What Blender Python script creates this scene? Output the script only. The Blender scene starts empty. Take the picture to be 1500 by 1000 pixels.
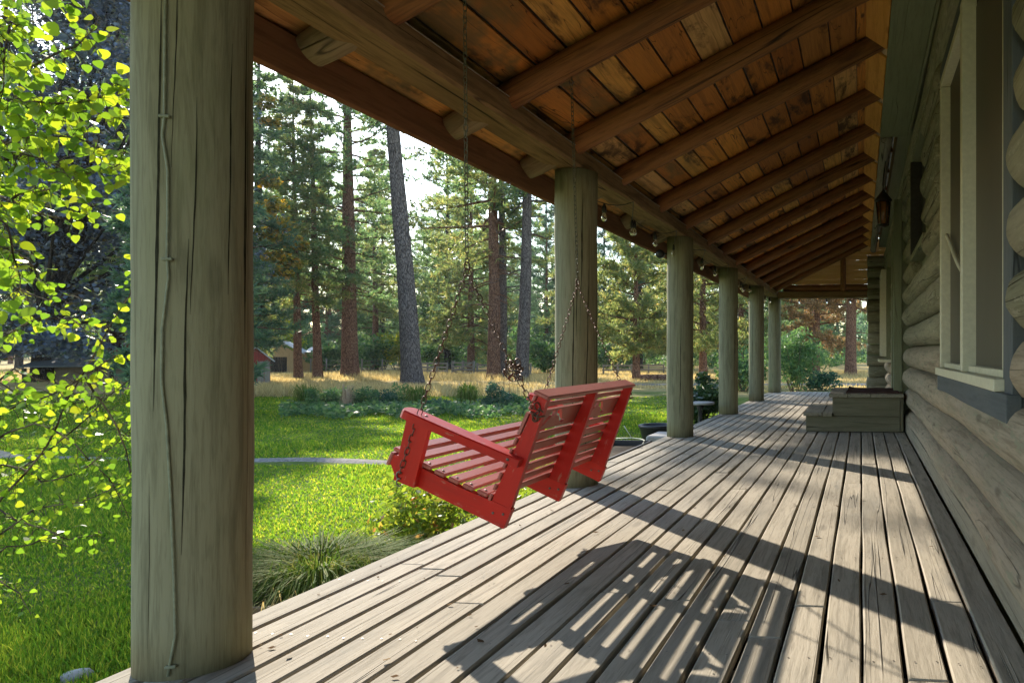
import bpy, math, random
import numpy as np
from mathutils import Vector, noise as mnoise
random.seed(7)
sc = bpy.context.scene
C = sc.collection
PI = math.pi
# ------------------------------------------------------------------ camera
F, CX, CY, H, YAW = 1050.0, 1151.2, 515.88, 1.041, math.radians(6)
cd = bpy.data.cameras.new("camera"); cam = bpy.data.objects.new("camera", cd); C.objects.link(cam)
cam.location = (0, 0, H); cam.rotation_euler = (PI / 2, 0, YAW)
cd.lens = F * 36 / 1500; cd.sensor_width = 36
cd.shift_x = -(CX - 750) / 1500; cd.shift_y = (CY - 500) / 1500
cd.clip_start = .05; cd.clip_end = 2000
sc.camera = cam
HAZE = .00025
G = -.45                                   # height of the lawn
def ray(px, py):
    a = (px - CX) / F; b = -(py - CY) / F
    return (a * math.cos(YAW) - math.sin(YAW), a * math.sin(YAW) + math.cos(YAW), b)
def far(px, d):                            # ground point in the direction of a survey mark, d metres ahead
    r = ray(px, 500); return (r[0] * d, r[1] * d)
# ------------------------------------------------------------------ properties
def tag(o, label=None, cat=None, group=None, kind=None):
    if label: o['label'] = label
    if cat: o['category'] = cat
    if group: o['group'] = group
    if kind: o['kind'] = kind
    return o
def thing(name, label, cat, loc=(0, 0, 0), group=None, kind=None, rz=0):
    o = bpy.data.objects.new(name, None); C.objects.link(o)
    o.location = loc; o.rotation_euler = (0, 0, rz); o.empty_display_size = .2
    return tag(o, label, cat, group, kind)
def copy_tree(o, parent=None):
    c = o.copy(); C.objects.link(c)
    if parent: c.parent = parent
    for ch in list(o.children): copy_tree(ch, c)
    return c
# ------------------------------------------------------------------ mesh builder (vertices carry grain coordinates)
class MB:
    def __init__(s): s.v = []; s.f = []; s.g = []; s.t = []; s.m = []; s.sm = []
    def _add(s, vs, fs, gs, tint=None, mat=0, smooth=False):
        k = len(s.v); off = Vector((random.uniform(0, 40), random.uniform(0, 40), random.uniform(0, 40)))
        t = random.random() if tint is None else tint
        s.v += [tuple(v) for v in vs]; s.g += [tuple(Vector(g) + off) for g in gs]; s.t += [t] * len(vs)
        for f in fs: s.f.append(tuple(i + k for i in f)); s.m.append(mat); s.sm.append(smooth)
        return s
    def obox(s, c, a, b, n, la, lb, ln, bev=.004, tint=None, mat=0, seg=1, wob=0.):
        """bevelled board: centre c, unit axes a (grain) b n, full sizes"""
        c, a, b, n = Vector(c), Vector(a).normalized(), Vector(b).normalized(), Vector(n).normalized()
        bev = min(bev, lb * .3, ln * .3)
        hb, hn = lb / 2, ln / 2
        prof = [(-hb + bev, -hn), (hb - bev, -hn), (hb, -hn + bev), (hb, hn - bev), (hb - bev, hn), (-hb + bev, hn), (-hb, hn - bev), (-hb, -hn + bev)]
        vs, gs, fs = [], [], []
        ph = random.uniform(0, 90)
        st = [-la / 2, -la / 2 + bev] + [-la / 2 + la * i / seg for i in range(1, seg)] + [la / 2 - bev, la / 2]
        for i, l in enumerate(st):
            e = bev if i in (0, len(st) - 1) else 0
            w1 = wob * mnoise.noise((l * 1.1, ph, 0)) ; w2 = wob * mnoise.noise((l * 1.1, ph, 7)); w3 = wob * .35 * mnoise.noise((l * .9, ph, 3))
            for (p, q) in prof:
                p2 = p - math.copysign(min(e, abs(p)), p) + (w1 if p > 0 else w2); q2 = q - math.copysign(min(e, abs(q)), q) + w3
                vs.append(c + a * l + b * p2 + n * q2); gs.append((l, p, q))
        R = len(st)
        for i in range(R - 1):
            for j in range(8): fs.append((i * 8 + j, i * 8 + (j + 1) % 8, (i + 1) * 8 + (j + 1) % 8, (i + 1) * 8 + j))
        fs.append(tuple(range(7, -1, -1))); fs.append(tuple((R - 1) * 8 + j for j in range(8)))
        return s._add(vs, fs, gs, tint, mat)
    def box(s, x0, x1, y0, y1, z0, z1, grain='y', **k):
        c = ((x0 + x1) / 2, (y0 + y1) / 2, (z0 + z1) / 2); X, Y, Z = (1, 0, 0), (0, 1, 0), (0, 0, 1)
        if grain == 'y': return s.obox(c, Y, Z, X, y1 - y0, z1 - z0, x1 - x0, **k)
        if grain == 'x': return s.obox(c, X, Y, Z, x1 - x0, y1 - y0, z1 - z0, **k)
        return s.obox(c, Z, X, Y, z1 - z0, x1 - x0, y1 - y0, **k)
    def tube(s, pts, rad, n=10, cap=True, tint=None, mat=0, rough=0., dome=0., rf=1.3, smooth=True):
        pts = [Vector(p) for p in pts]; m = len(pts)
        if not hasattr(rad, '__len__'): rad = [rad] * m
        if dome:                            # rounded log ends
            d0 = (pts[0] - pts[1]).normalized(); d1 = (pts[-1] - pts[-2]).normalized()
            r0, r1 = rad[0], rad[-1]
            A = [(pts[0] + d0 * dome * r0 * math.sin(x), r0 * math.cos(x)) for x in (1.35, .95, .5)]
            B = [(pts[-1] + d1 * dome * r1 * math.sin(x), r1 * math.cos(x)) for x in (.5, .95, 1.35)]
            pts = [p for p, _ in A] + pts + [p for p, _ in B]; rad = [r for _, r in A] + list(rad) + [r for _, r in B]; m = len(pts)
        T = (pts[-1] - pts[0]).normalized(); up = Vector((0, 0, 1)) if abs(T.z) < .9 else Vector((1, 0, 0))
        vs, gs, fs = [], [], []; L = 0; ph = random.uniform(0, 99); B = None
        for i, p in enumerate(pts):
            t = (pts[min(i + 1, m - 1)] - pts[max(i - 1, 0)]).normalized()
            if B is None: A = t.cross(up).normalized()
            else: A = (A - t * A.dot(t)).normalized()
            B = t.cross(A)
            if i: L += (p - pts[i - 1]).length
            for j in range(n):
                w = 2 * PI * j / n; d = A * math.cos(w) + B * math.sin(w)
                r = rad[i] * (1 + rough * mnoise.noise((math.cos(w) * rf, math.sin(w) * rf, L * .8 + ph)))
                vs.append(p + d * r); gs.append((L, rad[i] * math.cos(w) * 1.2, rad[i] * math.sin(w) * 1.2))
        for i in range(m - 1):
            for j in range(n): fs.append((i * n + j, i * n + (j + 1) % n, (i + 1) * n + (j + 1) % n, (i + 1) * n + j))
        if cap: fs.append(tuple(range(n - 1, -1, -1))); fs.append(tuple((m - 1) * n + j for j in range(n)))
        return s._add(vs, fs, gs, tint, mat, smooth)
    def prism(s, poly, y0, y1, tint=None, mat=0, ga=(1, 0)):
        """outline in x-z, extruded along y; ga = grain direction in x-z"""
        n = len(poly); gl = Vector((ga[0], ga[1])).normalized(); gp = Vector((-gl.y, gl.x)); vs, gs = [], []
        for y in (y0, y1):
            for (x, z) in poly: vs.append((x, y, z)); q = Vector((x, z)); gs.append((q.dot(gl), q.dot(gp), y))
        fs = [tuple(range(n)), tuple(range(2 * n - 1, n - 1, -1))] + [(i, n + i, n + (i + 1) % n, (i + 1) % n) for i in range(n)]
        return s._add(vs, fs, gs, tint, mat)
    def lathe(s, c, prof, n=16, mat=0, tint=None):
        vs, gs, fs = [], [], []
        for (r, z) in prof:
            for j in range(n):
                w = 2 * PI * j / n; vs.append((c[0] + r * math.cos(w), c[1] + r * math.sin(w), c[2] + z)); gs.append((z, r * math.cos(w), r * math.sin(w)))
        for i in range(len(prof) - 1):
            for j in range(n): fs.append((i * n + j, i * n + (j + 1) % n, (i + 1) * n + (j + 1) % n, (i + 1) * n + j))
        fs.append(tuple(range(n - 1, -1, -1))); fs.append(tuple((len(prof) - 1) * n + j for j in range(n)))
        return s._add(vs, fs, gs, tint, mat, True)
    def build(s, name, mats, parent=None, origin=None):
        if not isinstance(mats, (list, tuple)): mats = [mats]
        o0 = Vector(world_loc(parent)) if parent else Vector(origin or (0, 0, 0))
        me = bpy.data.meshes.new(name)
        me.from_pydata([tuple(Vector(v) - o0) for v in s.v], [], s.f)
        for m in mats: me.materials.append(m)
        me.polygons.foreach_set('material_index', s.m); me.polygons.foreach_set('use_smooth', s.sm)
        a = me.attributes.new('gc', 'FLOAT_VECTOR', 'POINT'); a.data.foreach_set('vector', [c for g in s.g for c in g])
        a = me.attributes.new('tint', 'FLOAT', 'POINT'); a.data.foreach_set('value', s.t)
        me.update()
        o = bpy.data.objects.new(name, me); C.objects.link(o)
        if parent: o.parent = parent
        else: o.location = o0
        return o
def world_loc(o):
    l = Vector(o.location)
    while o.parent: o = o.parent; l = l + Vector(o.location)
    return l
def soup(name, V, k, mat, parent=None, smooth=False):
    """V: (N*k,3) numpy, faces of k consecutive vertices"""
    V = np.ascontiguousarray(V, dtype=np.float32); nv = len(V); nf = nv // k
    if parent: V = V - np.array(world_loc(parent), dtype=np.float32)
    me = bpy.data.meshes.new(name); me.vertices.add(nv); me.vertices.foreach_set('co', V.ravel())
    me.loops.add(nv); me.loops.foreach_set('vertex_index', np.arange(nv, dtype=np.int32))
    me.polygons.add(nf); me.polygons.foreach_set('loop_start', np.arange(0, nv, k, dtype=np.int32))
    me.update(calc_edges=True); me.materials.append(mat)
    o = bpy.data.objects.new(name, me); C.objects.link(o)
    if parent: o.parent = parent
    return o
# ------------------------------------------------------------------ materials
class NT:
    def __init__(s, name):
        s.m = bpy.data.materials.new(name); s.m.use_nodes = True; s.t = s.m.node_tree; s.t.nodes.clear()
        s.out = s.t.nodes.new('ShaderNodeOutputMaterial')
    def n(s, ty, **k):
        nd = s.t.nodes.new(ty)
        for a, v in k.items():
            if a.startswith('i_'): nd.inputs[int(a[2:]) if a[2:].isdigit() else a[2:].replace('_', ' ')].default_value = v
            else: setattr(nd, a, v)
        return nd
    def l(s, a, b): s.t.links.new(a, b)
    def sock(s, nd, i, v):
        if isinstance(v, bpy.types.NodeSocket): s.l(v, nd.inputs[i])
        elif v is not None: nd.inputs[i].default_value = v
    def math(s, op, a, b=None, c=None, clamp=False):
        nd = s.n('ShaderNodeMath', operation=op, use_clamp=clamp); s.sock(nd, 0, a); s.sock(nd, 1, b); s.sock(nd, 2, c); return nd.outputs[0]
    def vmul(s, v, k):
        nd = s.n('ShaderNodeVectorMath', operation='MULTIPLY'); s.sock(nd, 0, v); nd.inputs[1].default_value = k; return nd.outputs[0]
    def noise(s, v, scale=1., detail=3., rough=.55, dist=0.):
        nd = s.n('ShaderNodeTexNoise'); s.sock(nd, 'Vector', v); nd.inputs['Scale'].default_value = scale
        nd.inputs['Detail'].default_value = detail; nd.inputs['Roughness'].default_value = rough; nd.inputs['Distortion'].default_value = dist; return nd.outputs[0]
    def ramp(s, f, stops):
        nd = s.n('ShaderNodeValToRGB'); s.l(f, nd.inputs[0]); e = nd.color_ramp.elements
        while len(e) < len(stops): e.new(.5)
        for el, (p, c) in zip(e, stops): el.position = p; el.color = (*c, 1) if len(c) == 3 else c
        return nd.outputs[0]
    def step(s, f, a, b, lo=0., hi=1.):
        nd = s.n('ShaderNodeMapRange', interpolation_type='SMOOTHSTEP'); s.l(f, nd.inputs[0])
        for i, v in enumerate((a, b, lo, hi)): nd.inputs[i + 1].default_value = v
        return nd.outputs[0]
    def mix(s, f, a, b, mode='MIX'):
        nd = s.n('ShaderNodeMix', data_type='RGBA', blend_type=mode); s.sock(nd, 0, f)
        for i, v in ((6, a), (7, b)):
            if isinstance(v, tuple): v = (*v, 1)
            s.sock(nd, i, v)
        return nd.outputs[2]
    def bsdf(s, col, rough=.8, bump=None, bstr=.3, bdist=.01, spec=.3, **k):
        p = s.n('ShaderNodeBsdfPrincipled'); s.sock(p, 'Base Color', (*col, 1) if isinstance(col, tuple) else col)
        s.sock(p, 'Roughness', rough); p.inputs['Specular IOR Level'].default_value = spec
        for a, v in k.items(): p.inputs[a.replace('_', ' ')].default_value = v
        if bump is not None:
            b = s.n('ShaderNodeBump'); s.l(bump, b.inputs['Height']); b.inputs['Strength'].default_value = bstr; b.inputs['Distance'].default_value = bdist
            s.l(b.outputs[0], p.inputs['Normal'])
        s.l(p.outputs[0], s.out.inputs[0]); return p
    def gc(s): return s.n('ShaderNodeAttribute', attribute_name='gc').outputs['Vector']
    def tint(s): return s.n('ShaderNodeAttribute', attribute_name='tint').outputs['Fac']

def wood(name, A, B, dark, stain=None, stain_amt=.5, crack=.5, crack_w=.012, grain=1., knots=0., rough=.85, bump=.5, crack_f=7., spec=.2, flake=None, crack_l=.22):
    """A..B plank tones by board, dark = grain lines, stain = blotches"""
    m = NT(name); g = m.gc()
    n1 = m.noise(m.vmul(g, (1.9 * grain, 27 * grain, 27 * grain)), 1, 6, .68, .5)
    n2 = m.noise(m.vmul(g, (7 * grain, 75 * grain, 75 * grain)), 1, 3, .7)
    cr = m.noise(m.vmul(g, (crack_l, crack_f, crack_f)), 1, 1.5, .45, .1)
    line = m.step(m.math('ABSOLUTE', m.math('SUBTRACT', cr, .5)), 0, crack_w, 1, 0)
    gate = m.step(m.noise(m.vmul(g, (.8, 4, 4)), 1, 1), .40, .56)
    line = m.math('MULTIPLY', m.math('MULTIPLY', line, gate), crack)
    lo = m.noise(m.vmul(g, (.9, 3, 3)), 1, 4, .65)
    base = m.mix(m.tint(), A, B)
    c = m.mix(m.math('MULTIPLY', m.step(n1, .46, .68), .7), base, dark)
    c = m.mix(m.math('MULTIPLY', m.step(n2, .46, .72), .5), c, dark)
    if stain: c = m.mix(m.math('MULTIPLY', m.step(lo, .48, .72), stain_amt), c, stain)
    if flake: c = m.mix(m.math('MULTIPLY', m.step(m.noise(m.vmul(g, (7, 22, 22)), 1, 5, .7), .56, .62), .8), c, flake)
    if knots:
        vo = m.n('ShaderNodeTexVoronoi'); m.l(m.vmul(g, (1.6, 5.0, 5.0)), vo.inputs[0]); vo.inputs['Scale'].default_value = 1
        c = m.mix(m.math('MULTIPLY', m.step(vo.outputs['Distance'], .06, .16, 1, 0), knots), c, tuple(x * .35 for x in dark))
    c = m.mix(line, c, tuple(x * .12 for x in dark))
    h = m.math('SUBTRACT', m.math('ADD', m.math('MULTIPLY', n1, .5), m.math('MULTIPLY', n2, .35)), m.math('MULTIPLY', line, 2.2))
    m.bsdf(c, rough, h, bump, .006, spec); return m.m

M = {}
M['post'] = wood('painted_post', (.225, .21, .122), (.245, .228, .14), (.115, .105, .06), (.175, .18, .095), .6, .0, .010, .8, .3, .85, .5, 11, crack_l=.10)
M['wall'] = wood('painted_log', (.20, .195, .125), (.26, .245, .165), (.10, .095, .06), (.31, .265, .19), .55, .9, .008, .8, .4, .85, .9, 9, flake=(.31, .29, .215), crack_l=.3)
M['wall_low'] = wood('lower_log', (.32, .265, .19), (.36, .305, .225), (.15, .12, .08), (.25, .23, .155), .6, .5, .005, .8, .5, .85, .9, 8, flake=(.24, .24, .165), crack_l=.3)  # warmer, paler tone for the lowest log courses
M['trim'] = wood('painted_trim', (.20, .22, .135), (.22, .23, .15), (.15, .16, .10), (.17, .19, .11), .5, .6, .006, .7)
M['deck'] = wood('weathered_deck', (.30, .265, .205), (.385, .34, .265), (.18, .158, .118), (.20, .188, .158), .55, .8, .008, 1., .35, .85, .7, 17)
M['beam'] = wood('hewn_beam', (.25, .15, .066), (.29, .185, .09), (.10, .06, .03), (.13, .085, .04), .6, .95, .008, .7, .4, .85, .6, 6)
M['rafter'] = wood('rafter_pole', (.235, .095, .03), (.29, .13, .042), (.08, .033, .011), (.07, .03, .011), .8, .9, .010, .7, .5, .7, .5, 7, .3)
M['tail'] = wood('rafter_tail_weathered', (.27, .20, .125), (.29, .22, .14), (.15, .105, .06), (.19, .15, .09), .5, .8, .012, .8, .3)
M['fascia'] = wood('fascia_wood', (.21, .105, .05), (.25, .13, .06), (.11, .055, .025), (.10, .05, .022), .6, .7, .01, .7, .3)
M['gable'] = wood('gable_plank', (.76, .47, .19), (.82, .55, .26), (.60, .33, .12), (.70, .42, .17), .3, .3, .006, .8, .7)
M['block'] = wood('blocking_wood', (.60, .28, .065), (.66, .33, .08), (.42, .18, .04), (.50, .23, .055), .4, .3, .006, .8, .4)
M['step'] = wood('step_wood', (.155, .145, .095), (.18, .165, .11), (.10, .09, .055), (.13, .125, .075), .5, .6, .008, .8, .3)
M['tread'] = wood('tread_wood', (.25, .225, .165), (.29, .26, .195), (.16, .14, .10), (.20, .19, .15), .5, .7, .01, .9, .3)
M['grey_board'] = wood('grey_painted_board', (.10, .115, .12), (.11, .12, .125), (.07, .08, .085), (.13, .13, .125), .5, .5, .008, .8)
M['log_grey'] = wood('bare_grey_log', (.27, .25, .205), (.31, .29, .24), (.14, .13, .105), (.20, .185, .15), .5, 1., .016, .8, 0, .9, .8, 9)
M['fence'] = wood('grey_fence_wood', (.19, .17, .145), (.25, .22, .185), (.13, .115, .10), (.16, .14, .12), .5, .5, .01)
M['barnwood'] = wood('barn_wood', (.36, .25, .13), (.42, .29, .15), (.25, .17, .09), (.30, .22, .13), .5, .5, .01)
M['redwood'] = wood('barn_red_wood', (.23, .045, .035), (.28, .06, .045), (.14, .035, .03), (.20, .10, .085), .5, .6, .01)
M['barrel'] = wood('barrel_stave', (.20, .155, .105), (.25, .19, .13), (.11, .08, .05), (.13, .10, .065), .5, .6, .01)

def ceiling_mat():
    m = NT('roof_plank'); g = m.gc(); t = m.tint()
    base = m.ramp(t, [(0, (.30, .10, .02)), (.2, (.74, .31, .05)), (.4, (.48, .18, .035)), (.55, (.80, .43, .10)), (.72, (.34, .13, .035)), (.85, (.76, .44, .15)), (1, (.58, .35, .14))])
    n1 = m.noise(m.vmul(g, (1.4, 26, 26)), 1, 4, .6, .8); n2 = m.noise(m.vmul(g, (7, 130, 130)), 1, 2)
    c = m.mix(m.math('MULTIPLY', m.step(n1, .42, .72), .5), base, (.15, .06, .02))
    c = m.mix(m.math('MULTIPLY', m.step(n2, .4, .8), .25), c, (.12, .05, .02))
    lo = m.noise(m.vmul(g, (1.3, 3.5, 3.5)), 1, 5, .68, .4)
    c = m.mix(m.math('MULTIPLY', m.step(lo, .52, .66), .9), c, (.045, .02, .01))
    vo = m.n('ShaderNodeTexVoronoi'); m.l(m.vmul(g, (2.0, 5, 5)), vo.inputs[0]); vo.inputs['Scale'].default_value = 1
    c = m.mix(m.math('MULTIPLY', m.step(vo.outputs['Distance'], .05, .13, 1, 0), .85), c, (.06, .025, .01))
    # green mould on the boards by the eaves
    pos = m.n('ShaderNodeSeparateXYZ'); m.l(m.n('ShaderNodeNewGeometry').outputs['Position'], pos.inputs[0])
    e = m.step(pos.outputs[0], -2.05, -1.55, 1, 0)
    mo = m.step(m.noise(m.vmul(m.n('ShaderNodeNewGeometry').outputs['Position'], (2.2, 1.4, 2)), 1, 4, .7), .45, .62)
    c = m.mix(m.math('MULTIPLY', m.math('MULTIPLY', e, mo), .75), c, (.10, .105, .045))
    cr = m.noise(m.vmul(g, (.8, 9, 9)), 1, 2, .5, .3); line = m.step(m.math('ABSOLUTE', m.math('SUBTRACT', cr, .5)), 0, .006, .8, 0)
    c = m.mix(line, c, (.02, .01, .005))
    m.bsdf(c, .72, m.math('SUBTRACT', m.math('MULTIPLY', n1, .5), line), .4, .005, .3); return m.m
M['ceiling'] = ceiling_mat()

def red_paint(A, B, rough=.36, spec=.6):
    m = NT('red_paint'); g = m.gc()
    n1 = m.noise(m.vmul(g, (3, 45, 45)), 1, 3, .6); lo = m.noise(m.vmul(g, (3, 9, 9)), 1, 5, .7)
    c = m.mix(m.step(lo, .35, .75), A, B)
    c = m.mix(m.math('MULTIPLY', m.step(n1, .55, .75), .35), c, (.24, .02, .018))
    c = m.mix(m.math('MULTIPLY', m.step(m.noise(m.vmul(g, (9, 30, 30)), 1, 5, .75), .61, .66), .55), c, (.45, .20, .15))
    m.bsdf(c, rough, n1, .18, .003, spec); return m.m
M['red'] = red_paint((.52, .016, .008), (.42, .013, .008), .42, .3)
M['red_faded'] = red_paint((.40, .09, .065), (.32, .065, .045), .5, .8)
def plain(name, col, rough=.6, spec=.4, metal=0., var=.25, scale=30., bump=.0):
    m = NT(name); tc = m.n('ShaderNodeTexCoord').outputs['Object']; n = m.noise(tc, scale, 4, .65)
    c = m.mix(m.step(n, .3, .75), tuple(x * (1 - var) for x in col), tuple(min(1, x * (1 + var)) for x in col))
    m.bsdf(c, rough, n if bump else None, bump, .01, spec, Metallic=metal); return m.m
M['cream'] = plain('cream_paint', (.56, .54, .40), .5, .4, 0, .08)
M['dark_in'] = plain('dark_opening', (.035, .033, .028), .7)
M['chain'] = plain('rusty_chain', (.13, .075, .05), .5, .5, .55, .35, 60)
M['chain_old'] = plain('green_tarnished_chain', (.12, .115, .07), .6, .4, .35, .3, 60)
M['bolt'] = plain('bolt_steel', (.18, .15, .13), .45, .5, .7)
M['black'] = plain('black_plastic', (.02, .02, .022), .45)
M['planter'] = plain('dark_planter', (.035, .033, .033), .6)
M['wire'] = plain('cable_sheath', (.30, .27, .20), .6)
M['cablep'] = plain('painted_cable', (.19, .20, .125), .6)
M['crack'] = plain('crack_shadow', (.035, .033, .022), .95, 0.)
M['mat'] = plain('door_mat', (.085, .045, .038), .95, .1, 0, .5, 180, .5)
M['stone'] = plain('stone', (.40, .38, .35), .9, .2, 0, .3, 6, .4)
M['tin'] = plain('tin_roof', (.42, .43, .45), .45, .5, .3, .2, 3)
M['gravel'] = plain('gravel', (.21, .19, .165), .95, .1, 0, .4, 25, .6)
M['soil'] = plain('soil', (.06, .045, .03), .95, .1, 0, .4, 20, .5)
M['lantern'] = plain('lantern_iron', (.035, .028, .022), .5, .4, .4)
M['amber'] = plain('amber_glass', (.20, .085, .025), .25, .6, 0, .3, 14)
M['shingle'] = plain('roof_shingle', (.12, .11, .10), .9, .1, 0, .3, 8)
M['seed'] = plain('dry_seedhead', (.42, .30, .19), .9, .1)
def pane_mat():
    m = NT('screened_pane'); g = m.n('ShaderNodeTexCoord').outputs['Object']
    n = m.noise(m.vmul(g, (1, 1.2, .5)), 1.3, 3); c = m.mix(m.step(n, .35, .7), (.075, .068, .048), (.095, .085, .06))
    w = m.n('ShaderNodeTexNoise'); m.l(m.vmul(g, (1, 400, 400)), w.inputs[0]); w.inputs['Scale'].default_value = 1
    m.bsdf(m.mix(m.math('MULTIPLY', w.outputs[0], .25), c, (.14, .13, .10)), .55, None, 0, 0, .35); return m.m
M['pane'] = pane_mat()
def glass_mat():
    m = NT('bulb_glass'); p = m.bsdf((.9, .88, .82), .05, None, 0, 0, .5); p.inputs['Transmission Weight'].default_value = .9; p.inputs['IOR'].default_value = 1.2; return m.m
M['bulb'] = glass_mat()

def bark(name, A, B, dark):
    m = NT(name); g = m.gc()
    vo = m.n('ShaderNodeTexVoronoi', feature='DISTANCE_TO_EDGE'); m.l(m.vmul(g, (4.5, 17, 17)), vo.inputs[0]); vo.inputs['Scale'].default_value = 1
    crk = m.step(vo.outputs['Distance'], .02, .16, 1, 0); n = m.noise(m.vmul(g, (3, 9, 9)), 1, 5, .7)
    c = m.mix(m.step(n, .3, .7), A, B); c = m.mix(m.math('MULTIPLY', crk, .85), c, dark)
    m.bsdf(c, .95, m.math('SUBTRACT', n, crk), 1., .05, .1); return m.m
M['bark_grey'] = bark('pine_bark_grey', (.15, .125, .115), (.21, .18, .165), (.045, .038, .036))
M['bark_red'] = bark('pine_bark_red', (.24, .125, .08), (.32, .18, .115), (.065, .035, .028))
M['bark_dark'] = bark('dark_bark', (.07, .06, .05), (.10, .085, .07), (.025, .02, .018))
M['twig'] = bark('twig_bark', (.15, .115, .08), (.19, .15, .10), (.08, .06, .045))

def leaf(name, stops, trans=.5, rough=.5, spec=.35, tr_gain=1.6, hue=(1, 1, 1)):
    """foliage: every leaf its own shade, light passing through"""
    m = NT(name); r = m.n('ShaderNodeNewGeometry').outputs['Random Per Island']
    c = m.ramp(r, stops)
    p = m.n('ShaderNodeBsdfPrincipled'); m.l(c, p.inputs['Base Color']); p.inputs['Roughness'].default_value = rough; p.inputs['Specular IOR Level'].default_value = spec
    t = m.n('ShaderNodeBsdfTranslucent'); k = m.n('ShaderNodeVectorMath', operation='MULTIPLY'); m.l(c, k.inputs[0]); k.inputs[1].default_value = tuple(tr_gain * h for h in hue)
    m.l(k.outputs[0], t.inputs[0])
    mx = m.n('ShaderNodeMixShader'); mx.inputs[0].default_value = trans; m.l(p.outputs[0], mx.inputs[1]); m.l(t.outputs[0], mx.inputs[2]); m.l(mx.outputs[0], m.out.inputs[0])
    return m.m
M['needle'] = leaf('pine_needle', [(0, (.06, .11, .06)), (.5, (.10, .16, .075)), (.85, (.16, .20, .085)), (1, (.24, .21, .10))], .55, .42, .45, 2.3, (1.0, 1.1, .75))
M['needle_dark'] = leaf('pine_needle_dark', [(0, (.045, .085, .06)), (.6, (.075, .13, .075)), (1, (.12, .17, .085))], .5, .45, .45, 2.2, (1, 1.05, .8))
M['needle_gold'] = leaf('pine_needle_gold', [(0, (.08, .12, .055)), (.5, (.15, .19, .075)), (.85, (.23, .235, .09)), (1, (.34, .25, .11))], .55, .42, .45, 2.3, (1.05, 1.05, .7))
M['needle_brown'] = leaf('pine_needle_brown', [(0, (.09, .085, .05)), (.5, (.19, .15, .075)), (1, (.36, .21, .11))], .5, .5, .3, 2.1, (1.1, .95, .7))
M['maple'] = leaf('maple_leaf_sky_sheen', [(0, (.06, .09, .155)), (.7, (.11, .155, .24)), (.9, (.13, .165, .15)), (1, (.24, .20, .05))], .25, .30, .9, 1.5, (1.2, .9, .5))  # blue sheen of the sky is painted into the leaf colour
M['maple_gold'] = leaf('gold_maple_leaf', [(0, (.06, .08, .03)), (.4, (.16, .16, .03)), (.8, (.33, .25, .03)), (1, (.40, .20, .03))], .5, .45, .4, 1.6, (1.1, 1, .5))
M['aspen'] = leaf('aspen_leaf', [(0, (.09, .18, .025)), (.5, (.16, .26, .028)), (.88, (.27, .34, .03)), (1, (.32, .35, .035))], .58, .42, .3, 1.5, (1.1, 1.08, .5))
M['shrub'] = leaf('shrub_leaf', [(0, (.10, .17, .025)), (.6, (.20, .27, .035)), (.9, (.30, .32, .05)), (1, (.34, .12, .06))], .5, .5, .35, 1.6, (1.1, 1.05, .6))
M['bush'] = leaf('bush_leaf', [(0, (.045, .095, .045)), (.6, (.085, .155, .06)), (1, (.16, .21, .08))], .45, .5, .3, 1.9, (1, 1.1, .7))
M['hedge'] = leaf('hedge_leaf', [(0, (.025, .06, .025)), (.7, (.05, .10, .035)), (1, (.10, .15, .05))], .3, .35, .5, 1.5, (1, 1.1, .6))
M['yellowbush'] = leaf('yellow_bush_leaf', [(0, (.12, .19, .03)), (.6, (.26, .30, .04)), (1, (.40, .36, .06))], .55, .5, .3, 1.6, (1.1, 1.05, .6))
M['bluebush'] = leaf('blue_green_leaf', [(0, (.03, .075, .045)), (.6, (.05, .115, .065)), (1, (.11, .17, .09))], .4, .55, .2, 1.5)
M['grass'] = leaf('grass_blade', [(0, (.045, .10, .018)), (.5, (.10, .16, .022)), (.85, (.17, .20, .028)), (1, (.30, .26, .06))], .62, .6, .12, 2.3, (1.05, 1.1, .45))
M['longgrass'] = leaf('long_grass_blade', [(0, (.06, .12, .02)), (.6, (.12, .19, .035)), (1, (.24, .23, .08))], .4, .7, .05, 1.2, (1.1, 1.05, .7))
M['drygrass'] = leaf('dry_grass_blade', [(0, (.33, .26, .12)), (.6, (.50, .40, .19)), (1, (.60, .51, .29))], .5, .6, .25, 1.3, (1.1, 1, .75))

def ground_mat():
    m = NT('lawn_and_meadow'); P = m.n('ShaderNodeNewGeometry').outputs['Position']; s = m.n('ShaderNodeSeparateXYZ'); m.l(P, s.inputs[0])
    big = m.noise(P, .16, 4, .6); mid = m.noise(P, .9, 4, .65); fine = m.noise(P, 22, 3, .7); fine2 = m.noise(P, 70, 2, .7)
    d = m.math('ADD', m.math('ADD', s.outputs[1], m.math('MULTIPLY', s.outputs[0], -.25)), m.math('MULTIPLY', m.math('SUBTRACT', big, .5), 26))
    dry = m.step(d, 23, 31)
    g = m.mix(m.step(mid, .35, .7), (.10, .17, .026), (.19, .23, .04)); g = m.mix(m.math('MULTIPLY', m.step(big, .52, .66), .55), g, (.26, .22, .075))
    g = m.mix(m.step(fine, .45, .75), g, (.045, .075, .018))
    y = m.mix(m.step(mid, .3, .7), (.44, .31, .12), (.56, .42, .18)); y = m.mix(m.math('MULTIPLY', m.step(fine, .5, .8), .6), y, (.22, .16, .07))
    c = m.mix(dry, g, y)
    m.bsdf(c, .95, m.math('ADD', fine, fine2), .9, .05, .1); return m.m
M['ground'] = ground_mat()
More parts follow.
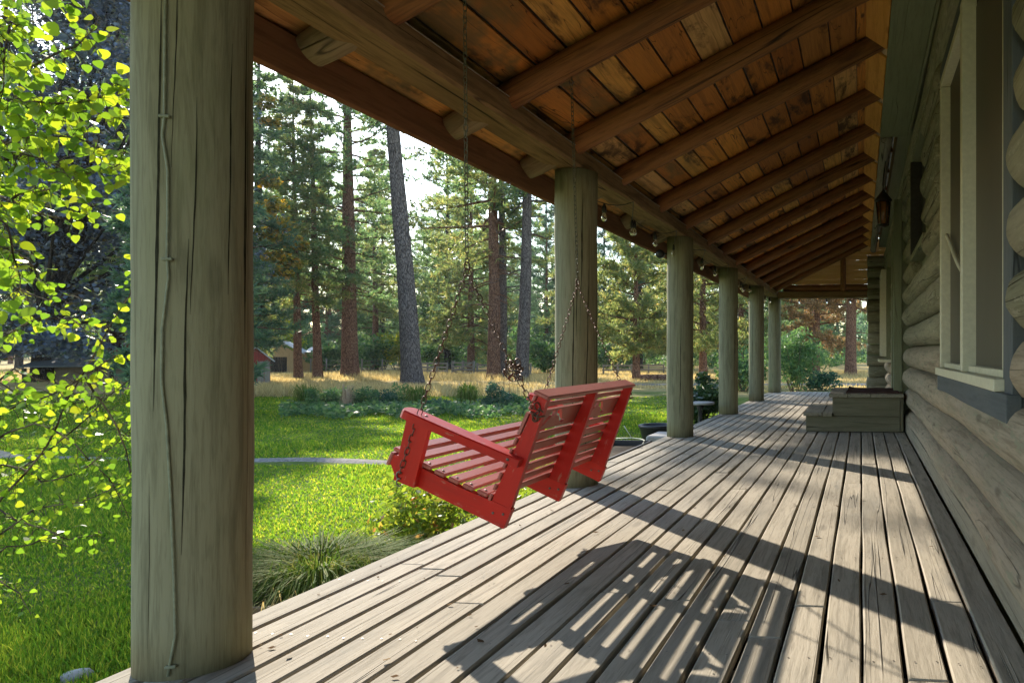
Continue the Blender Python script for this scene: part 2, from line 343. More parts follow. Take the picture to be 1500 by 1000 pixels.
# ------------------------------------------------------------------ ground
def lin(a, b, n): return [a + (b - a) * i / (n - 1) for i in range(n)]
def gz(x, y):
    return G + .05 * mnoise.noise((x * .25, y * .25, 2)) * min(1, max(0, (-2.8 - x) / 2)) + .35 * math.exp(-(((x + 31) / 6) ** 2 + ((y - 24) / 5) ** 2))
xs = lin(-400, -70, 14)[:-1] + lin(-70, 20, 100)[:-1] + lin(20, 300, 12); ys = lin(-60, -4, 8)[:-1] + lin(-4, 70, 90)[:-1] + lin(70, 600, 16)
gb = MB(); gb.v = [(x, y, gz(x, y)) for y in ys for x in xs]; nx = len(xs)
gb.f = [(j * nx + i, j * nx + i + 1, (j + 1) * nx + i + 1, (j + 1) * nx + i) for j in range(len(ys) - 1) for i in range(nx - 1)]
gb.m = [0] * len(gb.f); gb.sm = [True] * len(gb.f); gb.g = [(0, 0, 0)] * len(gb.v); gb.t = [0] * len(gb.v)
tag(gb.build('ground', M['ground']), 'lawn turning to dry golden meadow towards the pines', 'ground', kind='structure')
def strip(name, pts, w, mat, label, cat, lift=.02):
    b = MB(); vs, fs = [], []
    pts = [Vector((*p, 0)) for p in pts]; fine = []
    for p, q in zip(pts, pts[1:]):
        for i in range(8): fine.append(p.lerp(q, i / 8))
    fine.append(pts[-1])
    for i, p in enumerate(fine):
        t = (fine[min(i + 1, len(fine) - 1)] - fine[max(i - 1, 0)]).normalized(); nrm = Vector((-t.y, t.x, 0))
        for k in (-1, -.4, .4, 1):
            q = p + nrm * (k * w / 2 + .08 * w * mnoise.noise((p.x * 2, p.y * 2, k))); vs.append((q.x, q.y, gz(q.x, q.y) + (lift if abs(k) < .9 else -.03)))
    for i in range(len(fine) - 1):
        for k in range(3): fs.append((i * 4 + k, i * 4 + k + 1, i * 4 + k + 5, i * 4 + k + 4))
    b._add(vs, fs, [(0, 0, 0)] * len(vs), smooth=True)
    return tag(b.build(name, mat), label, cat, kind='structure')
strip('garden_path', [(-4.2, 8.6), (-6.2, 9.0), (-7.6, 9.15), (-9.5, 8.8), (-12, 9.0), (-16, 11), (-22, 14)], .42, M['gravel'], 'narrow grey gravel path crossing the lawn beyond the porch', 'path')
strip('gravel_drive', [(-22, 30.5), (-10, 32.5), (0, 33.5), (12, 33), (40, 34)], 2.6, M['gravel'], 'pale gravel drive crossing in front of the far woods', 'drive')
# ------------------------------------------------------------------ porch deck
X, Y, Z = Vector((1, 0, 0)), Vector((0, 1, 0)), Vector((0, 0, 1))
PX, POST_Y = -2.24, [2.20 + 3.263 * i for i in range(6)]
deck = thing('porch_deck', 'long weathered grey plank deck running beside the log wall', 'deck', (-.9, 2.2, 0))
R = random.Random(3)
pitch = .142; x = -2.405; rows = 0
while x < .52:
    cuts = [-2.2]; 
    while cuts[-1] < 18.95: cuts.append(min(18.95, cuts[-1] + R.uniform(3.6, 5.6)) if cuts[-1] < 15.5 else 18.95)
    for a, b_ in zip(cuts, cuts[1:]):
        b = MB(); w = .128 + R.uniform(-.004, .004); dz = R.uniform(-.003, .002)
        seg = max(4, int((b_ - a) / .16))
        b.obox((x + .064, (a + b_) / 2, -.02 + dz), Y, X, Z, b_ - a - .005, w, .04, bev=.006, seg=seg, wob=.0075, tint=R.random())
        if a < 9:
            jy = math.ceil(a / .61) * .61
            while jy < min(b_, 9.5):
                for fx in (.03, .098): 
                    r = .0042; cx_, cy_ = x + fx + R.uniform(-.004, .004), jy + R.uniform(-.01, .01)
                    b._add([(cx_ + r * math.cos(q * PI / 3), cy_ + r * math.sin(q * PI / 3), dz + .0028) for q in range(6)] , [tuple(range(6))], [(0, 0, 0)] * 6, mat=1)
                jy += .61
        b.build('deck_board', [M['deck'], M['bolt']], deck)
    x += pitch; rows += 1
b = MB(); b.box(-2.40, -2.36, -2.2, 18.9, -.30, -.052, seg=30, wob=.004); b.build('rim_joist', M['tread'], deck)
for y in (18.85,): b = MB(); b.box(-2.35, .5, y, y + .05, -.30, -.052, 'x'); b.build('rim_joist', M['tread'], deck)
for yy in [0.1 + 2.3 * i for i in range(9)]:
    b = MB(); b.box(-2.34, .5, yy, yy + .045, -.26, -.055, 'x'); b.build('joist', M['tread'], deck)
b = MB(); b.box(-2.36, .6, -2.2, 18.8, -.62, -.40, tint=.2); b.build('footing', M['soil'], deck)

# leaf litter lying on the boards
N = 190; rr = np.random.RandomState(5); V = []
for i in range(N):
    yy = 1.5 + 8 * rr.rand() ** 1.6; xx = -2.35 + 2.8 * rr.rand() ** (1.5 if rr.rand() < .6 else 1); s = .006 + .016 * rr.rand() ** 3; a = rr.rand() * 6.28
    ca, sa = math.cos(a) * s, math.sin(a) * s; zz = .0052 + .003 * rr.rand(); e = .35 + .5 * rr.rand()
    V += [(xx - ca, yy - sa, zz), (xx - sa * e, yy + ca * e, zz + s * .4 * rr.rand()), (xx + ca, yy + sa, zz + s * .5 * rr.rand()), (xx + sa * e, yy - ca * e, zz)]
M['litter'] = leaf('dry_leaf_litter', [(0, (.10, .06, .035)), (.6, (.14, .09, .05)), (1, (.24, .18, .11))], .1, .9, 0.)
tag(soup('leaf_litter', np.array(V), 4, M['litter']), 'small dry leaf bits and seeds scattered on the deck boards', 'leaf litter', kind='stuff')

# ------------------------------------------------------------------ porch frame and roof
porch = thing('covered_porch', 'porch of green log posts carrying a hewn beam, pole rafters and plank ceiling', 'porch', (PX, 2.2, 0))
SL = .485; sa, ca = math.sin(math.atan(SL)), math.cos(math.atan(SL))
U, NN = Vector((ca, 0, sa)), Vector((-sa, 0, ca))
def zb(x): return 2.585 + SL * (x + 2.07)
for i, y in enumerate(POST_Y):
    r = .165 if i else .159
    b = MB(); n = 14; pts = [(PX + .006 * mnoise.noise((i * 7, k * .4, 0)), y, 2.459 * k / n) for k in range(n + 1)]
    b.tube(pts, [r * (1.0 + .02 * mnoise.noise((k * .3, i * 5, 4)) + (.02 * k / n if not i else -.01 * k / n)) for k in range(n + 1)], 40, rough=.03)
    R = random.Random(i * 5 + 2)
    for q in range(16 if i < 2 else 9):          # drying cracks, long and nearly upright
        a0 = R.uniform(-PI, .35) ; z0_, z1_ = sorted((R.uniform(.02, 2.40), R.uniform(.02, 2.40))); w0 = R.choice((.0014, .002, .003, .0045, .006)); tw = R.uniform(.05, .14); ns = 26; vs, fs = [], []
        if z1_ - z0_ < .35: continue
        for k in range(ns + 1):
            t = k / ns; zz = z0_ + (z1_ - z0_) * t; aa_ = a0 + tw * zz + .035 * mnoise.noise((zz * 2.2, q, i)) + .008 * mnoise.noise((zz * 14, q, i)); hw = w0 / .165 * max(.06, math.sin(PI * t)) ** .6 * (.6 + .8 * abs(mnoise.noise((zz * 7, q, 3))))
            for e in (-hw, hw):
                dx, dy = math.cos(aa_ + e), math.sin(aa_ + e); rr_ = r * 1.003 * (1.0 + .02 * mnoise.noise((zz / 2.459 * n * .3, i * 5, 4)) + (.02 * zz / 2.459 if not i else -.01 * zz / 2.459)); rr_ *= 1 + .0; vs.append((dx, dy, zz, rr_))
        for k in range(ns): fs.append((2 * k, 2 * k + 1, 2 * k + 3, 2 * k + 2))
        # settle each point on the skin of the log
        pv = b.v[:]; out = []
        for (dx, dy, zz, rr_) in vs:
            row = min(n, max(0, zz / 2.459 * n)); r0i = int(row); f_ = row - r0i; ang = math.atan2(dy, dx)
            def rad_at(rw):
                best = []
                for j_ in range(40):
                    p_ = pv[rw * 40 + j_]; best.append((abs((math.atan2(p_[1] - y, p_[0] - PX) - ang + PI) % (2 * PI) - PI), math.hypot(p_[0] - PX, p_[1] - y)))
                best.sort(); (a1, ra), (a2, rb) = best[0], best[1]; return (ra * a2 + rb * a1) / (a1 + a2 + 1e-9)
            rr_ = rad_at(r0i) * (1 - f_) + rad_at(min(n, r0i + 1)) * f_; out.append((PX + dx * (rr_ + .0006), y + dy * (rr_ + .0006), zz))
        b._add(out, fs, [(0, 0, 0)] * len(out), mat=1)
    b.build('post', [M['post'], M['crack']], porch)
def beam(name, x0, x1, y0, y1, z0, z1, mat, g='y', wob=.012, parent=None):
    b = MB(); b.box(x0, x1, y0, y1, z0, z1, g, bev=.016, seg=int(max(y1 - y0, x1 - x0) / .25), wob=wob); return b.build(name, mat, parent or porch)
beam('beam', -2.40, -2.145, -2, 18.52, 2.461, 2.615, M['beam'])
RAFT = [-1.5, -.35, .8, 1.95, 3.1, 4.25, 5.27, 6.32, 7.55, 8.70, 9.95, 11.1, 12.25, 13.4, 14.55, 15.7, 16.85, 18.0]
for i, y in enumerate(RAFT):
    b = MB(); R = random.Random(i + 40); r = .085 + R.uniform(-.006, .006)
    def P(x): return Vector((x, y + .018 * mnoise.noise((x * .7, i * 3, 1)), zb(x) + .0945 + .012 * mnoise.noise((x * .6, i * 3, 9))))
    xs_ = lin(-2.27, .40, 13)
    b.tube([P(x) for x in xs_], [r * (1 + .05 * mnoise.noise((x, i * 2, 5))) for x in xs_], 14, rough=.06, mat=0)
    xs_ = lin(-2.56, -2.275, 4)
    b.tube([P(x) for x in xs_], [r * q for q in (.9, 1.0, 1.02, 1.0)], 14, rough=.06, mat=1)
    b.build('rafter', [M['rafter'], M['tail']], porch)
# plank ceiling: courses along the eave, each a few rafter bays long
R = random.Random(11); s = 0; x0 = -2.66
def surf(s): return Vector((x0 + s * ca, 0, zb(x0) + .182 + s * sa))
k = 0
while s < 3.20:
    w = R.uniform(.20, .27); bays = RAFT[:] + [18.6]; i = 0
    while i < len(bays) - 1:
        j = min(len(bays) - 1, i + R.choice((2, 3, 3, 4, 5)) if i else R.choice((2, 3, 4)))
        ya, yb = bays[i], bays[j]; c = surf(s + w / 2); tl = .022
        n_ = (NN + U * tl).normalized(); u_ = (U - NN * tl).normalized()
        b = MB(); b.obox((c.x, (ya + yb) / 2, c.z + .0125 + .004), Y, u_, n_, yb - ya - .003, w - .011 - R.uniform(0, .007), .022, bev=.003, tint=R.random(), seg=max(2, int((yb - ya) / .5)), wob=.002)
        b.build('ceiling_board', M['ceiling'], porch); i = j
    s += w; k += 1
b = MB(); c0 = surf(-.03) + NN * .075; c1 = surf(3.16) + NN * .075
c1 = c0 + (c1 - c0).normalized() * 7.0; cm = (c0 + c1) / 2; b.obox((cm.x, 8.3, cm.z), Y, U, NN, 20.8, 7.0, .07, bev=.004); b.build('roof_slab', M['shingle'], porch)
beam('fascia_board', -2.632, -2.592, -2, 18.6, 2.30, 2.505, M['fascia'], wob=.006)
# end gable
gy = 18.40
beam('cross_beam', -2.14, .40, gy - .10, gy + .12, 2.43, 2.60, M['beam'], 'x', .006)
b = MB(); b.tube([(x, gy, 2.69) for x in lin(-2.0, .4, 8)], .088, 14, rough=.05); b.build('cross_log', M['rafter'], porch)
z = 2.785; 
while z < 3.80:
    xl = max(-2.1, (z - 2.585 - .10) / SL - 2.07 + .02)
    b = MB(); b.box(xl, .70 if z > 3.3 else .45, gy - .02, gy + .01, z, z + .118, 'x', bev=.005); b.build('gable_plank', M['gable'], porch); z += .122
b = MB(); b.tube([(-.46, gy - .07, zz) for zz in lin(2.62, 3.42, 5)], .072, 14, rough=.05, dome=.4); b.build('king_post', M['rafter'], porch)
b = MB(); b.box(-.02, .44, gy - .12, gy - .03, 3.60, 3.72, 'x'); b.build('gable_trim', M['gable'], porch)

# ------------------------------------------------------------------ log house
house = thing('log_house', 'log house with sage green wall logs and cream framed windows along the porch', 'house', (.8, 2.2, 0))
b = MB(); b.box(.73, 1.0, -2.2, 18.3, -.42, 3.9); b.box(.44, .728, -2.2, 18.0, 3.652, 3.9); b.box(1.0, 4.6, 18.0, 18.3, -.42, 4.2, 'x'); b.build('wall_core', M['trim'], house)
OPEN = [(2.93, 5.62, .80, 3.16), (7.0, 8.78, 2.10, 3.36), (10.02, 11.2, .40, 2.85), (14.35, 15.9, .86, 2.75)]
for k in range(13):
    zc = .145 + .276 * k; ev = [(-2.0, 18.05)]
    for (a, c, z0, z1) in OPEN:
        if z0 - .06 < zc < z1 + .06:
            ev = [q for (p, r) in ev for q in ((p, min(r, a)), (max(p, c), r)) if q[1] - q[0] > .12]
    for (p, r_) in ev:
        R = random.Random(k * 31 + int(p * 7)); b = MB(); m = max(3, int((r_ - p) / .3)); rad = .1335 + R.uniform(-.005, .006); xc = .705 + R.uniform(-.012, .012)
        b.tube([(xc + .012 * mnoise.noise((y * .5, k * 3, 0)), y, zc + .010 * mnoise.noise((y * .5, k * 3, 5))) for y in lin(p + .06, r_ - .06, m)],
               [rad * (1 + .04 * mnoise.noise((y * .6, k, 9))) for y in lin(p, r_, m)], 28, rough=.085, rf=1.8, dome=.42 if r_ - p > .4 else .2)
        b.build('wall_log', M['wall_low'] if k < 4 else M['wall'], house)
for k in range(13):                           # crossing logs of the far corner
    zc = .005 + .276 * k; b = MB(); R = random.Random(k)
    if zc + .14 > 3.6: continue
    b.tube([(x, 18.15, max(zc, .145)) for x in lin(.17 + R.uniform(-.03, .03), .80, 4)], .14 * (1 + R.uniform(-.04, .04)), 18, rough=.04, dome=.15); b.build('corner_log', M['wall'], house)
b = MB(); b.box(.575, .61, -2.2, 18.0, .004, .150, seg=40, wob=.003); b.build('skirt_board', M['tread'], house)
# soffit, blocking and fascia log
b = MB(); b.box(.225, .545, -2.2, 8.62, 3.60, 3.65, seg=20, wob=.002); b.box(.548, .575, -2.2, 8.55, 3.585, 3.66, seg=20, wob=.003); b.build('soffit_board', M['trim'], house)
b = MB(); b.tube([(.30, y, 3.60) for y in lin(8.66, 18.1, 16)], [.075 + .008 * mnoise.noise((y, 0, 0)) for y in lin(8.66, 18.1, 16)], 16, rough=.08); b.build('plate_log', M['log_grey'], house)
for a, c in zip(RAFT, RAFT[1:]):
    p0, p1 = Vector((.225, 0, 3.652)), Vector((.045, 0, zb(.045) + .165)); cm = (p0 + p1) / 2; u = (p1 - p0).normalized()
    b = MB(); b.obox((cm.x, (a + c) / 2, cm.z), Y, u, u.cross(Y), c - a - .19, (p1 - p0).length, .025, bev=.004); b.build('blocking_board', M['block'], house)
def winpart(parent, name, mat, *boxes, wob=0, **k):
    if name == 'casing':
        for q in boxes: b = MB(); b.box(*q, **k); o = b.build(name, mat, parent)
        return o
    b = MB()
    for q in boxes: b.box(*q, **k)
    return b.build(name, mat, parent)
# large window
w = winpart(house, 'window', M['pane'], (.655, .668, 3.16, 5.42, .93, 3.02))
winpart(w, 'casing', M['grey_board'], (.60, .73, 2.95, 3.13, .82, 3.10, 'z'), (.60, .73, 5.47, 5.58, .95, 3.10, 'z'), (.60, .73, 2.95, 5.58, 3.105, 3.20))
fr = winpart(w, 'frame', M['cream'], (.585, .66, 5.39, 5.46, .93, 3.0, 'z'), (.575, .66, 4.20, 4.28, .93, 3.07, 'z'), (.605, .66, 3.135, 3.175, .93, 3.07, 'z'),
             (.585, .66, 4.285, 5.455, 3.005, 3.06), (.59, .66, 3.18, 4.19, 3.075, 3.13), (.61, .66, 3.18, 4.19, .93, .965), (.61, .66, 4.285, 5.385, .93, .965))
b = MB(); b.tube([(.625, 4.30 + 1.06 * t, 1.66 - .17 * math.cos(t * 2.2) + .14 * t) for t in lin(0, 1, 12)], .016, 6); b.build('curved_rail', M['cream'], w)
winpart(w, 'sill', M['cream'], (.555, .66, 3.10, 4.215, .875, .928), (.555, .66, 4.22, 5.50, .875, .928))
winpart(w, 'apron', M['grey_board'], (.575, .64, 2.94, 5.53, .755, .872), seg=12)
# small window
w = winpart(house, 'window', M['dark_in'], (.715, .728, 7.15, 8.62, 2.2, 3.3))
winpart(w, 'casing', M['trim'], (.63, .73, 7.05, 7.15, 2.2, 3.3, 'z')); winpart(w, 'casing', M['dark_in'], (.585, .73, 8.63, 8.70, 2.2, 3.3, 'z')); winpart(w, 'casing', M['trim'], (.60, .73, 7.02, 8.74, 3.302, 3.36)); winpart(w, 'sill', M['trim'], (.59, .73, 7.02, 8.74, 2.13, 2.197))
# door
d = winpart(house, 'door', M['step'], (.69, .728, 10.15, 11.05, .42, 2.7, 'z'))
winpart(d, 'casing', M['trim'], (.445, .56, 10.0, 10.13, .02, 3.15, 'z'), (.56, .73, 10.04, 10.12, .02, 2.85, 'z'), (.46, .73, 11.07, 11.2, .02, 2.9, 'z'), (.56, .73, 10.13, 11.06, 2.72, 2.86))
b = MB(); b.lathe((.66, 10.27, 1.42), [(.0, -.03), (.025, -.02), (.03, 0), (.025, .02), (0, .03)], 10); b.build('knob', M['bolt'], d)
# far window
w = winpart(house, 'window', M['pane'], (.66, .68, 14.45, 15.8, .95, 2.6))
winpart(w, 'frame', M['cream'], (.40, .50, 14.42, 14.50, .96, 2.62, 'z'), (.40, .50, 15.7, 15.78, .96, 2.62, 'z'), (.40, .5, 14.42, 15.78, 2.622, 2.70))
winpart(w, 'casing', M['trim'], (.503, .73, 14.36, 14.5, .90, 2.72, 'z'), (.503, .73, 15.7, 15.84, .90, 2.72, 'z'))
winpart(w, 'sill', M['cream'], (.36, .62, 14.34, 15.86, .845, .897))

# ------------------------------------------------------------------ box steps and mat
st = thing('box_steps', 'two step wooden box stair standing on the deck against the wall', 'steps', (.1, 10.1, 0))
b = MB(); b.box(-.715, .50, 9.40, 9.44, .006, .205, 'x'); b.build('side_panel', M['step'], st)
b = MB(); b.box(-.365, .50, 9.401, 9.441, .208, .452, 'x'); b.build('side_panel', M['step'], st)
b = MB(); b.box(-.715, .50, 10.98, 11.02, .006, .205, 'x'); b.box(-.365, .50, 10.979, 11.019, .208, .452, 'x'); b.build('side_panel', M['step'], st)
b = MB(); b.box(-.725, -.717, 9.42, 11.0, .006, .204); b.build('riser', M['step'], st)
b = MB(); b.box(-.375, -.367, 9.42, 11.0, .25, .452); b.build('riser', M['step'], st)
b = MB(); b.box(.505, .545, 9.41, 9.47, .006, .45, 'z'); b.build('corner_post', M['step'], st)
for x0_, x1_, z0 in ((-.755, -.508, .208), (-.502, -.378, .207), (-.42, -.178, .455), (-.172, .118, .456), (.124, .545, .455)):
    b = MB(); b.box(x0_, x1_, 9.36, 11.06, z0, z0 + .045, seg=8, wob=.003); b.build('tread', M['tread'], st)
b = MB(); vs, fs = [], []; nx_, ny_ = 22, 26
for j in range(ny_ + 1):
    for i in range(nx_ + 1):
        x_ = -.20 + .70 * i / nx_; y_ = 9.50 + 1.25 * j / ny_
        cur = .05 * max(0, 1 - i / 4) ** 1.5 * (j > 3) ; vs.append((x_ + cur * .4, y_ + .02 * (1 - i / nx_), .515 + cur * .5 + .006 * mnoise.noise((x_ * 9, y_ * 6, 0))))
for j in range(ny_):
    for i in range(nx_): q = j * (nx_ + 1) + i; fs.append((q, q + 1, q + nx_ + 2, q + nx_ + 1))
k0 = len(vs); vs += [(x, y, z - .012) for (x, y, z) in vs]; fs += [tuple(k0 + i for i in f[::-1]) for f in fs]
ring = [i for i in range(nx_ + 1)] + [(j + 1) * (nx_ + 1) - 1 for j in range(1, ny_ + 1)] + [ny_ * (nx_ + 1) + i for i in range(nx_ - 1, -1, -1)] + [j * (nx_ + 1) for j in range(ny_ - 1, 0, -1)]
fs += [(ring[i], ring[i] + k0, ring[(i + 1) % len(ring)] + k0, ring[(i + 1) % len(ring)]) for i in range(len(ring))]
b._add(vs, fs, [(0, 0, 0)] * len(vs)); tag(b.build('door_mat', M['mat']), 'dark reddish brown door mat lying on top of the wooden box steps', 'door mat')

# ------------------------------------------------------------------ wall lantern
la = thing('wall_lantern', 'black iron lantern with amber glass hanging high by the doorway', 'lantern', (.285, 9.4, 2.87))
lx, ly = .285, 9.4
b = MB(); b.lathe((lx, ly, 3.0), [(.115, 0), (.12, .012), (.05, .10), (.02, .135), (.012, .16)], 6); b.build('cap', M['lantern'], la)
b = MB(); b.lathe((lx, ly, 2.70), [(.062, .01), (.088, .29)], 6); b.build('glass', M['amber'], la)
b = MB()
for j in range(6):
    w_ = PI * 2 * j / 6; b.tube([(lx + .066 * math.cos(w_), ly + .066 * math.sin(w_), 2.695), (lx + .094 * math.cos(w_), ly + .094 * math.sin(w_), 3.002)], .007, 5)
b.lathe((lx, ly, 2.685), [(.03, -.02), (.075, 0), (.075, .012)], 6); b.build('frame', M['lantern'], la)
b = MB(); b.tube([(lx, ly, 3.15), (lx, ly, 3.30), (lx + .03, ly + .02, 3.52), (.31, 9.42, 3.56)], .009, 6); b.build('bracket', M['lantern'], la)

# ------------------------------------------------------------------ cable on the first post, floodlight, string lights
cb = thing('post_cable', 'thin painted cable clipped down the face of the nearest post', 'cable', (PX, 2.2, 0))
def on_post(px, z, lift=.0):
    r = ray(px, 500); az = math.atan2(r[0], r[1])
    # hit of that bearing with the post's skin
    dx, dy = math.sin(az), math.cos(az); bq = PX * dx + 2.2 * dy; cq = PX * PX + 2.2 ** 2 - (.163 + lift) ** 2; t = bq - math.sqrt(max(0, bq * bq - cq)); return Vector((dx * t, dy * t, z))
def pz(py): return H - (py - CY) / F * 2.27
pts = [(243, -40), (242, 60), (241, 172), (238, 200), (246, 250), (246, 330), (245, 380), (247, 405), (243, 440), (238, 480), (237, 560), (244, 620), (250, 720), (255, 840), (257, 930), (250, 965), (246, 1000)]
b = MB(); b.tube([on_post(a, max(.02, pz(p)), .004) for a, p in pts], .0042, 6); b.build('cord', M['cablep'], cb)
for a, p in ((241, 172), (245, 380), (250, 975)):
    q = on_post(a, max(.04, pz(p)), .004); rad = (q - Vector((PX, 2.2, q.z))).normalized()
    b = MB(); b.obox(q, rad.cross(Z), Z, rad, .030, .010, .012, bev=.002); b.build('clip', M['cablep'], cb)
fl = thing('floodlight', 'small round dark lamp fixed to the lawn side of the third post', 'lamp', (-2.45, POST_Y[2] - .03, 2.24))
fx, fy, fz = -2.47, POST_Y[2] - .06, 2.255
b = MB(); b.tube([(fx, fy - .05, fz), (fx, fy - .03, fz), (fx, fy + .05, fz), (fx, fy + .09, fz)], [.05, .055, .045, .02], 14); b.build('lamp_head', M['black'], fl)
b = MB(); b.tube([(fx + .01, fy + .06, fz), (-2.39, fy + .07, fz + .02)], .012, 6); b.build('bracket', M['black'], fl)
sl = thing('string_lights', 'string of clear bulbs with black sockets looped along the beam', 'string lights', (-2.2, 6, 2.45))
R = random.Random(4); hooks = [5.75]
while hooks[-1] < 18.0: hooks.append(hooks[-1] + R.uniform(.75, .95))
b = MB(); bulbs = []
line = []
for i, (a, c) in enumerate(zip(hooks, hooks[1:])):
    sag = R.uniform(.03, .10); xa = -2.13 if i % 2 else -2.40; xc_ = -2.40 if i % 2 else -2.13
    for t in lin(0, 1, 8)[:-1]: line.append(Vector((xa + (xc_ - xa) * t, a + (c - a) * t, 2.452 - sag * 4 * t * (1 - t))))
    for t in ((.06, .5) if i % 2 == 0 else (.55,)): bulbs.append(Vector((xa + (xc_ - xa) * t, a + (c - a) * t, 2.452 - sag * 4 * t * (1 - t))))
for t in lin(0, 1, 20): line.append(Vector((-2.13 + 2.5 * t, 18.24, 2.43 - .03 * abs(math.sin(t * 9)))))
for t in (.22, .5, .74, .97): bulbs.append(Vector((-2.13 + 2.5 * t, 18.24, 2.41)))
b.tube(line, .004, 5); b.build('cable', M['black'], sl)
b = MB(); b.tube([(-2.138 + .012 * mnoise.noise((y, 1, 0)), y, 2.598 + .016 * mnoise.noise((y * .8, 3, 0))) for y in lin(1.2, 18.2, 60)], .0035, 5); b.build('wire', M['wire'], sl)
for p in bulbs:
    s_ = MB(); s_.tube([p + Z * .0, p - Z * .03, p - Z * .075], [.008, .018, .020], 10); so = s_.build('socket', M['black'], sl)
    g_ = MB(); g_.lathe(p - Z * .076, [(.013, 0), (.016, -.012), (.027, -.038), (.028, -.052), (.020, -.072), (.006, -.082)], 12); g_.build('bulb', M['bulb'], so)
# ------------------------------------------------------------------ porch swing (cross-section lies in x-z, length along y)
Y0, Y1 = 3.04, 4.245
sw = thing('porch_swing', 'red slatted bench swing hanging on rusty chains above the deck', 'swing', (-1.75, 3.64, .45))
u = Vector((.9146, 0, -.4043)); n = Vector((.4043, 0, .9146)); O = Vector((-2.098, 0, .483))
def Q(s_, h_): p = O + u * s_ + n * h_; return (p.x, p.z)
gu = (u.x, u.z)
yr = [(Y0, Y0 + .034), (3.625, 3.659), (Y1 - .036, Y1 - .002)]
for a, c in yr:
    b = MB(); b.prism([Q(.0, 0), Q(.562, 0), Q(.562, .096), Q(.50, .094), Q(.30, .082), Q(.12, .086), Q(.0, .096), Q(-.045, .085), Q(-.05, .05)], a, c, ga=gu)
    for s_, h_ in ((.49, .045), (.535, .06)):
        q = Q(s_, h_); b.tube([(q[0], a - .003, q[1]), (q[0], a + .002, q[1])], .006, 8, mat=1)
    b.build('seat_rail', [M['red'], M['bolt']], sw)
B0, B1 = Vector((-1.640, 0, .374)), Vector((-1.420, 0, .848)); v = (B1 - B0).normalized(); BL = (B1 - B0).length; vn = Vector((v.z, 0, -v.x))   # vn: towards the back
def K(s_, h_): p = B0 + v * s_ + vn * h_; return (p.x, p.z)
for a, c in yr:
    b = MB(); b.prism([K(-.035, -.001), K(-.035, .094), K(.02, .092), K(BL, .044), K(BL, -.001)], a + .002, c - .002, ga=(v.x, v.z)); b.build('back_post', M['red'], sw)
# seat slats follow the dip of the rails
for i in range(7):
    s_ = -.028 + .073 * i; h_ = .112 - .012 * math.sin(PI * min(1, max(0, s_ / .5)))
    p = O + u * s_ + n * h_; b = MB(); b.obox((p.x, (Y0 + Y1) / 2, p.z), Y, u, n, Y1 - Y0 + .012, .052, .019, bev=.004)
    if i:
        for yy in (Y0 + .02, 3.642, Y1 - .02): 
            q = p + n * .0095; b.tube([Vector((q.x, yy, q.z)), Vector((q.x, yy, q.z)) + n * .0025], .006, 8, mat=1)
    b.build('seat_slat', [M['red_faded'], M['bolt']], sw)
b = MB(); p = O + u * -.052 + n * .062; b.obox((p.x, (Y0 + Y1) / 2, p.z), Y, n, u, Y1 - Y0 + .01, .062, .018); b.build('front_slat', M['red_faded'], sw)
# back slats
fr_ = [(.932, 1.0), (.858, .918), (.400 + .232, .835), (.525, .607), (.413, .500), (.304, .388), (.197, .278), (.10, .170), (.0, .075)]
for i, (f0, f1) in enumerate(fr_):
    ym = Y0 - .006, Y1 + .004
    if i == 2:                               # wide slat with two curling cut-outs
        sl_, sh_ = f0 * BL, f1 * BL; import bmesh; bm = bmesh.new()
        def loop(pts):
            vv = [bm.verts.new((a, c_, 0)) for a, c_ in pts]; return [bm.edges.new((vv[i], vv[(i + 1) % len(vv)])) for i in range(len(vv))]
        L_ = ym[1] - ym[0]; w_ = sh_ - sl_; ed = loop([(0, 0), (L_, 0), (L_, w_), (0, w_)])
        for cy_, fl_ in ((.235, 1), (.385, -1), (.80, 1), (.95, -1)):
            up_, dn_ = [], []
            for t in lin(0, 1, 14):
                y_ = cy_ + fl_ * (t - .5) * .125; z_ = w_ * (.5 + .27 * math.sin((t - .5) * 4.4)); th_ = .017 * math.sin(PI * (.08 + .84 * t)) ** .5 * (.6 + .8 * t)
                up_.append((y_, z_ + th_)); dn_.append((y_, z_ - th_))
            ed += loop(up_ + dn_[::-1])
        bmesh.ops.triangle_fill(bm, use_beauty=True, use_dissolve=False, edges=ed, normal=(0, 0, 1)); bm.verts.index_update()
        fv = [tuple(q.co) for q in bm.verts]; ff = [tuple(q.index for q in f.verts) for f in bm.faces]; be = [tuple(q.index for q in e.verts) for e in bm.edges if len(e.link_faces) == 1]; bm.free()
        vs = []
        for hh in (-.005, -.019):
            for (a, c_, _) in fv: q = K(sl_ + c_, hh); vs.append((q[0], ym[0] + a, q[1]))
        m_ = len(fv); fs = ff + [tuple(i + m_ for i in f[::-1]) for f in ff] + [(a, c_, c_ + m_, a + m_) for a, c_ in be]
        b = MB(); b._add(vs, fs, [(a, c_, h_) for h_ in (0, .02) for (a, c_, _) in fv]); o = b.build('back_slat', M['red_faded'], sw); o['label'] = 'wide slat with curling cut-outs'
        continue
    s0, s1 = f0 * BL, f1 * BL; q = K((s0 + s1) / 2, -.012); b = MB(); b.obox((q[0], (ym[0] + ym[1]) / 2, q[1]), Y, v, vn, ym[1] - ym[0], s1 - s0 - .006, .014, bev=.003); b.build('back_slat', M['red_faded'], sw)
q = K(BL + .010, .012); b = MB(); b.obox((q[0], (Y0 + Y1) / 2, q[1]), Y, vn, v, Y1 - Y0 + .02, .074, .019); b.build('top_rail', M['red_faded'], sw)
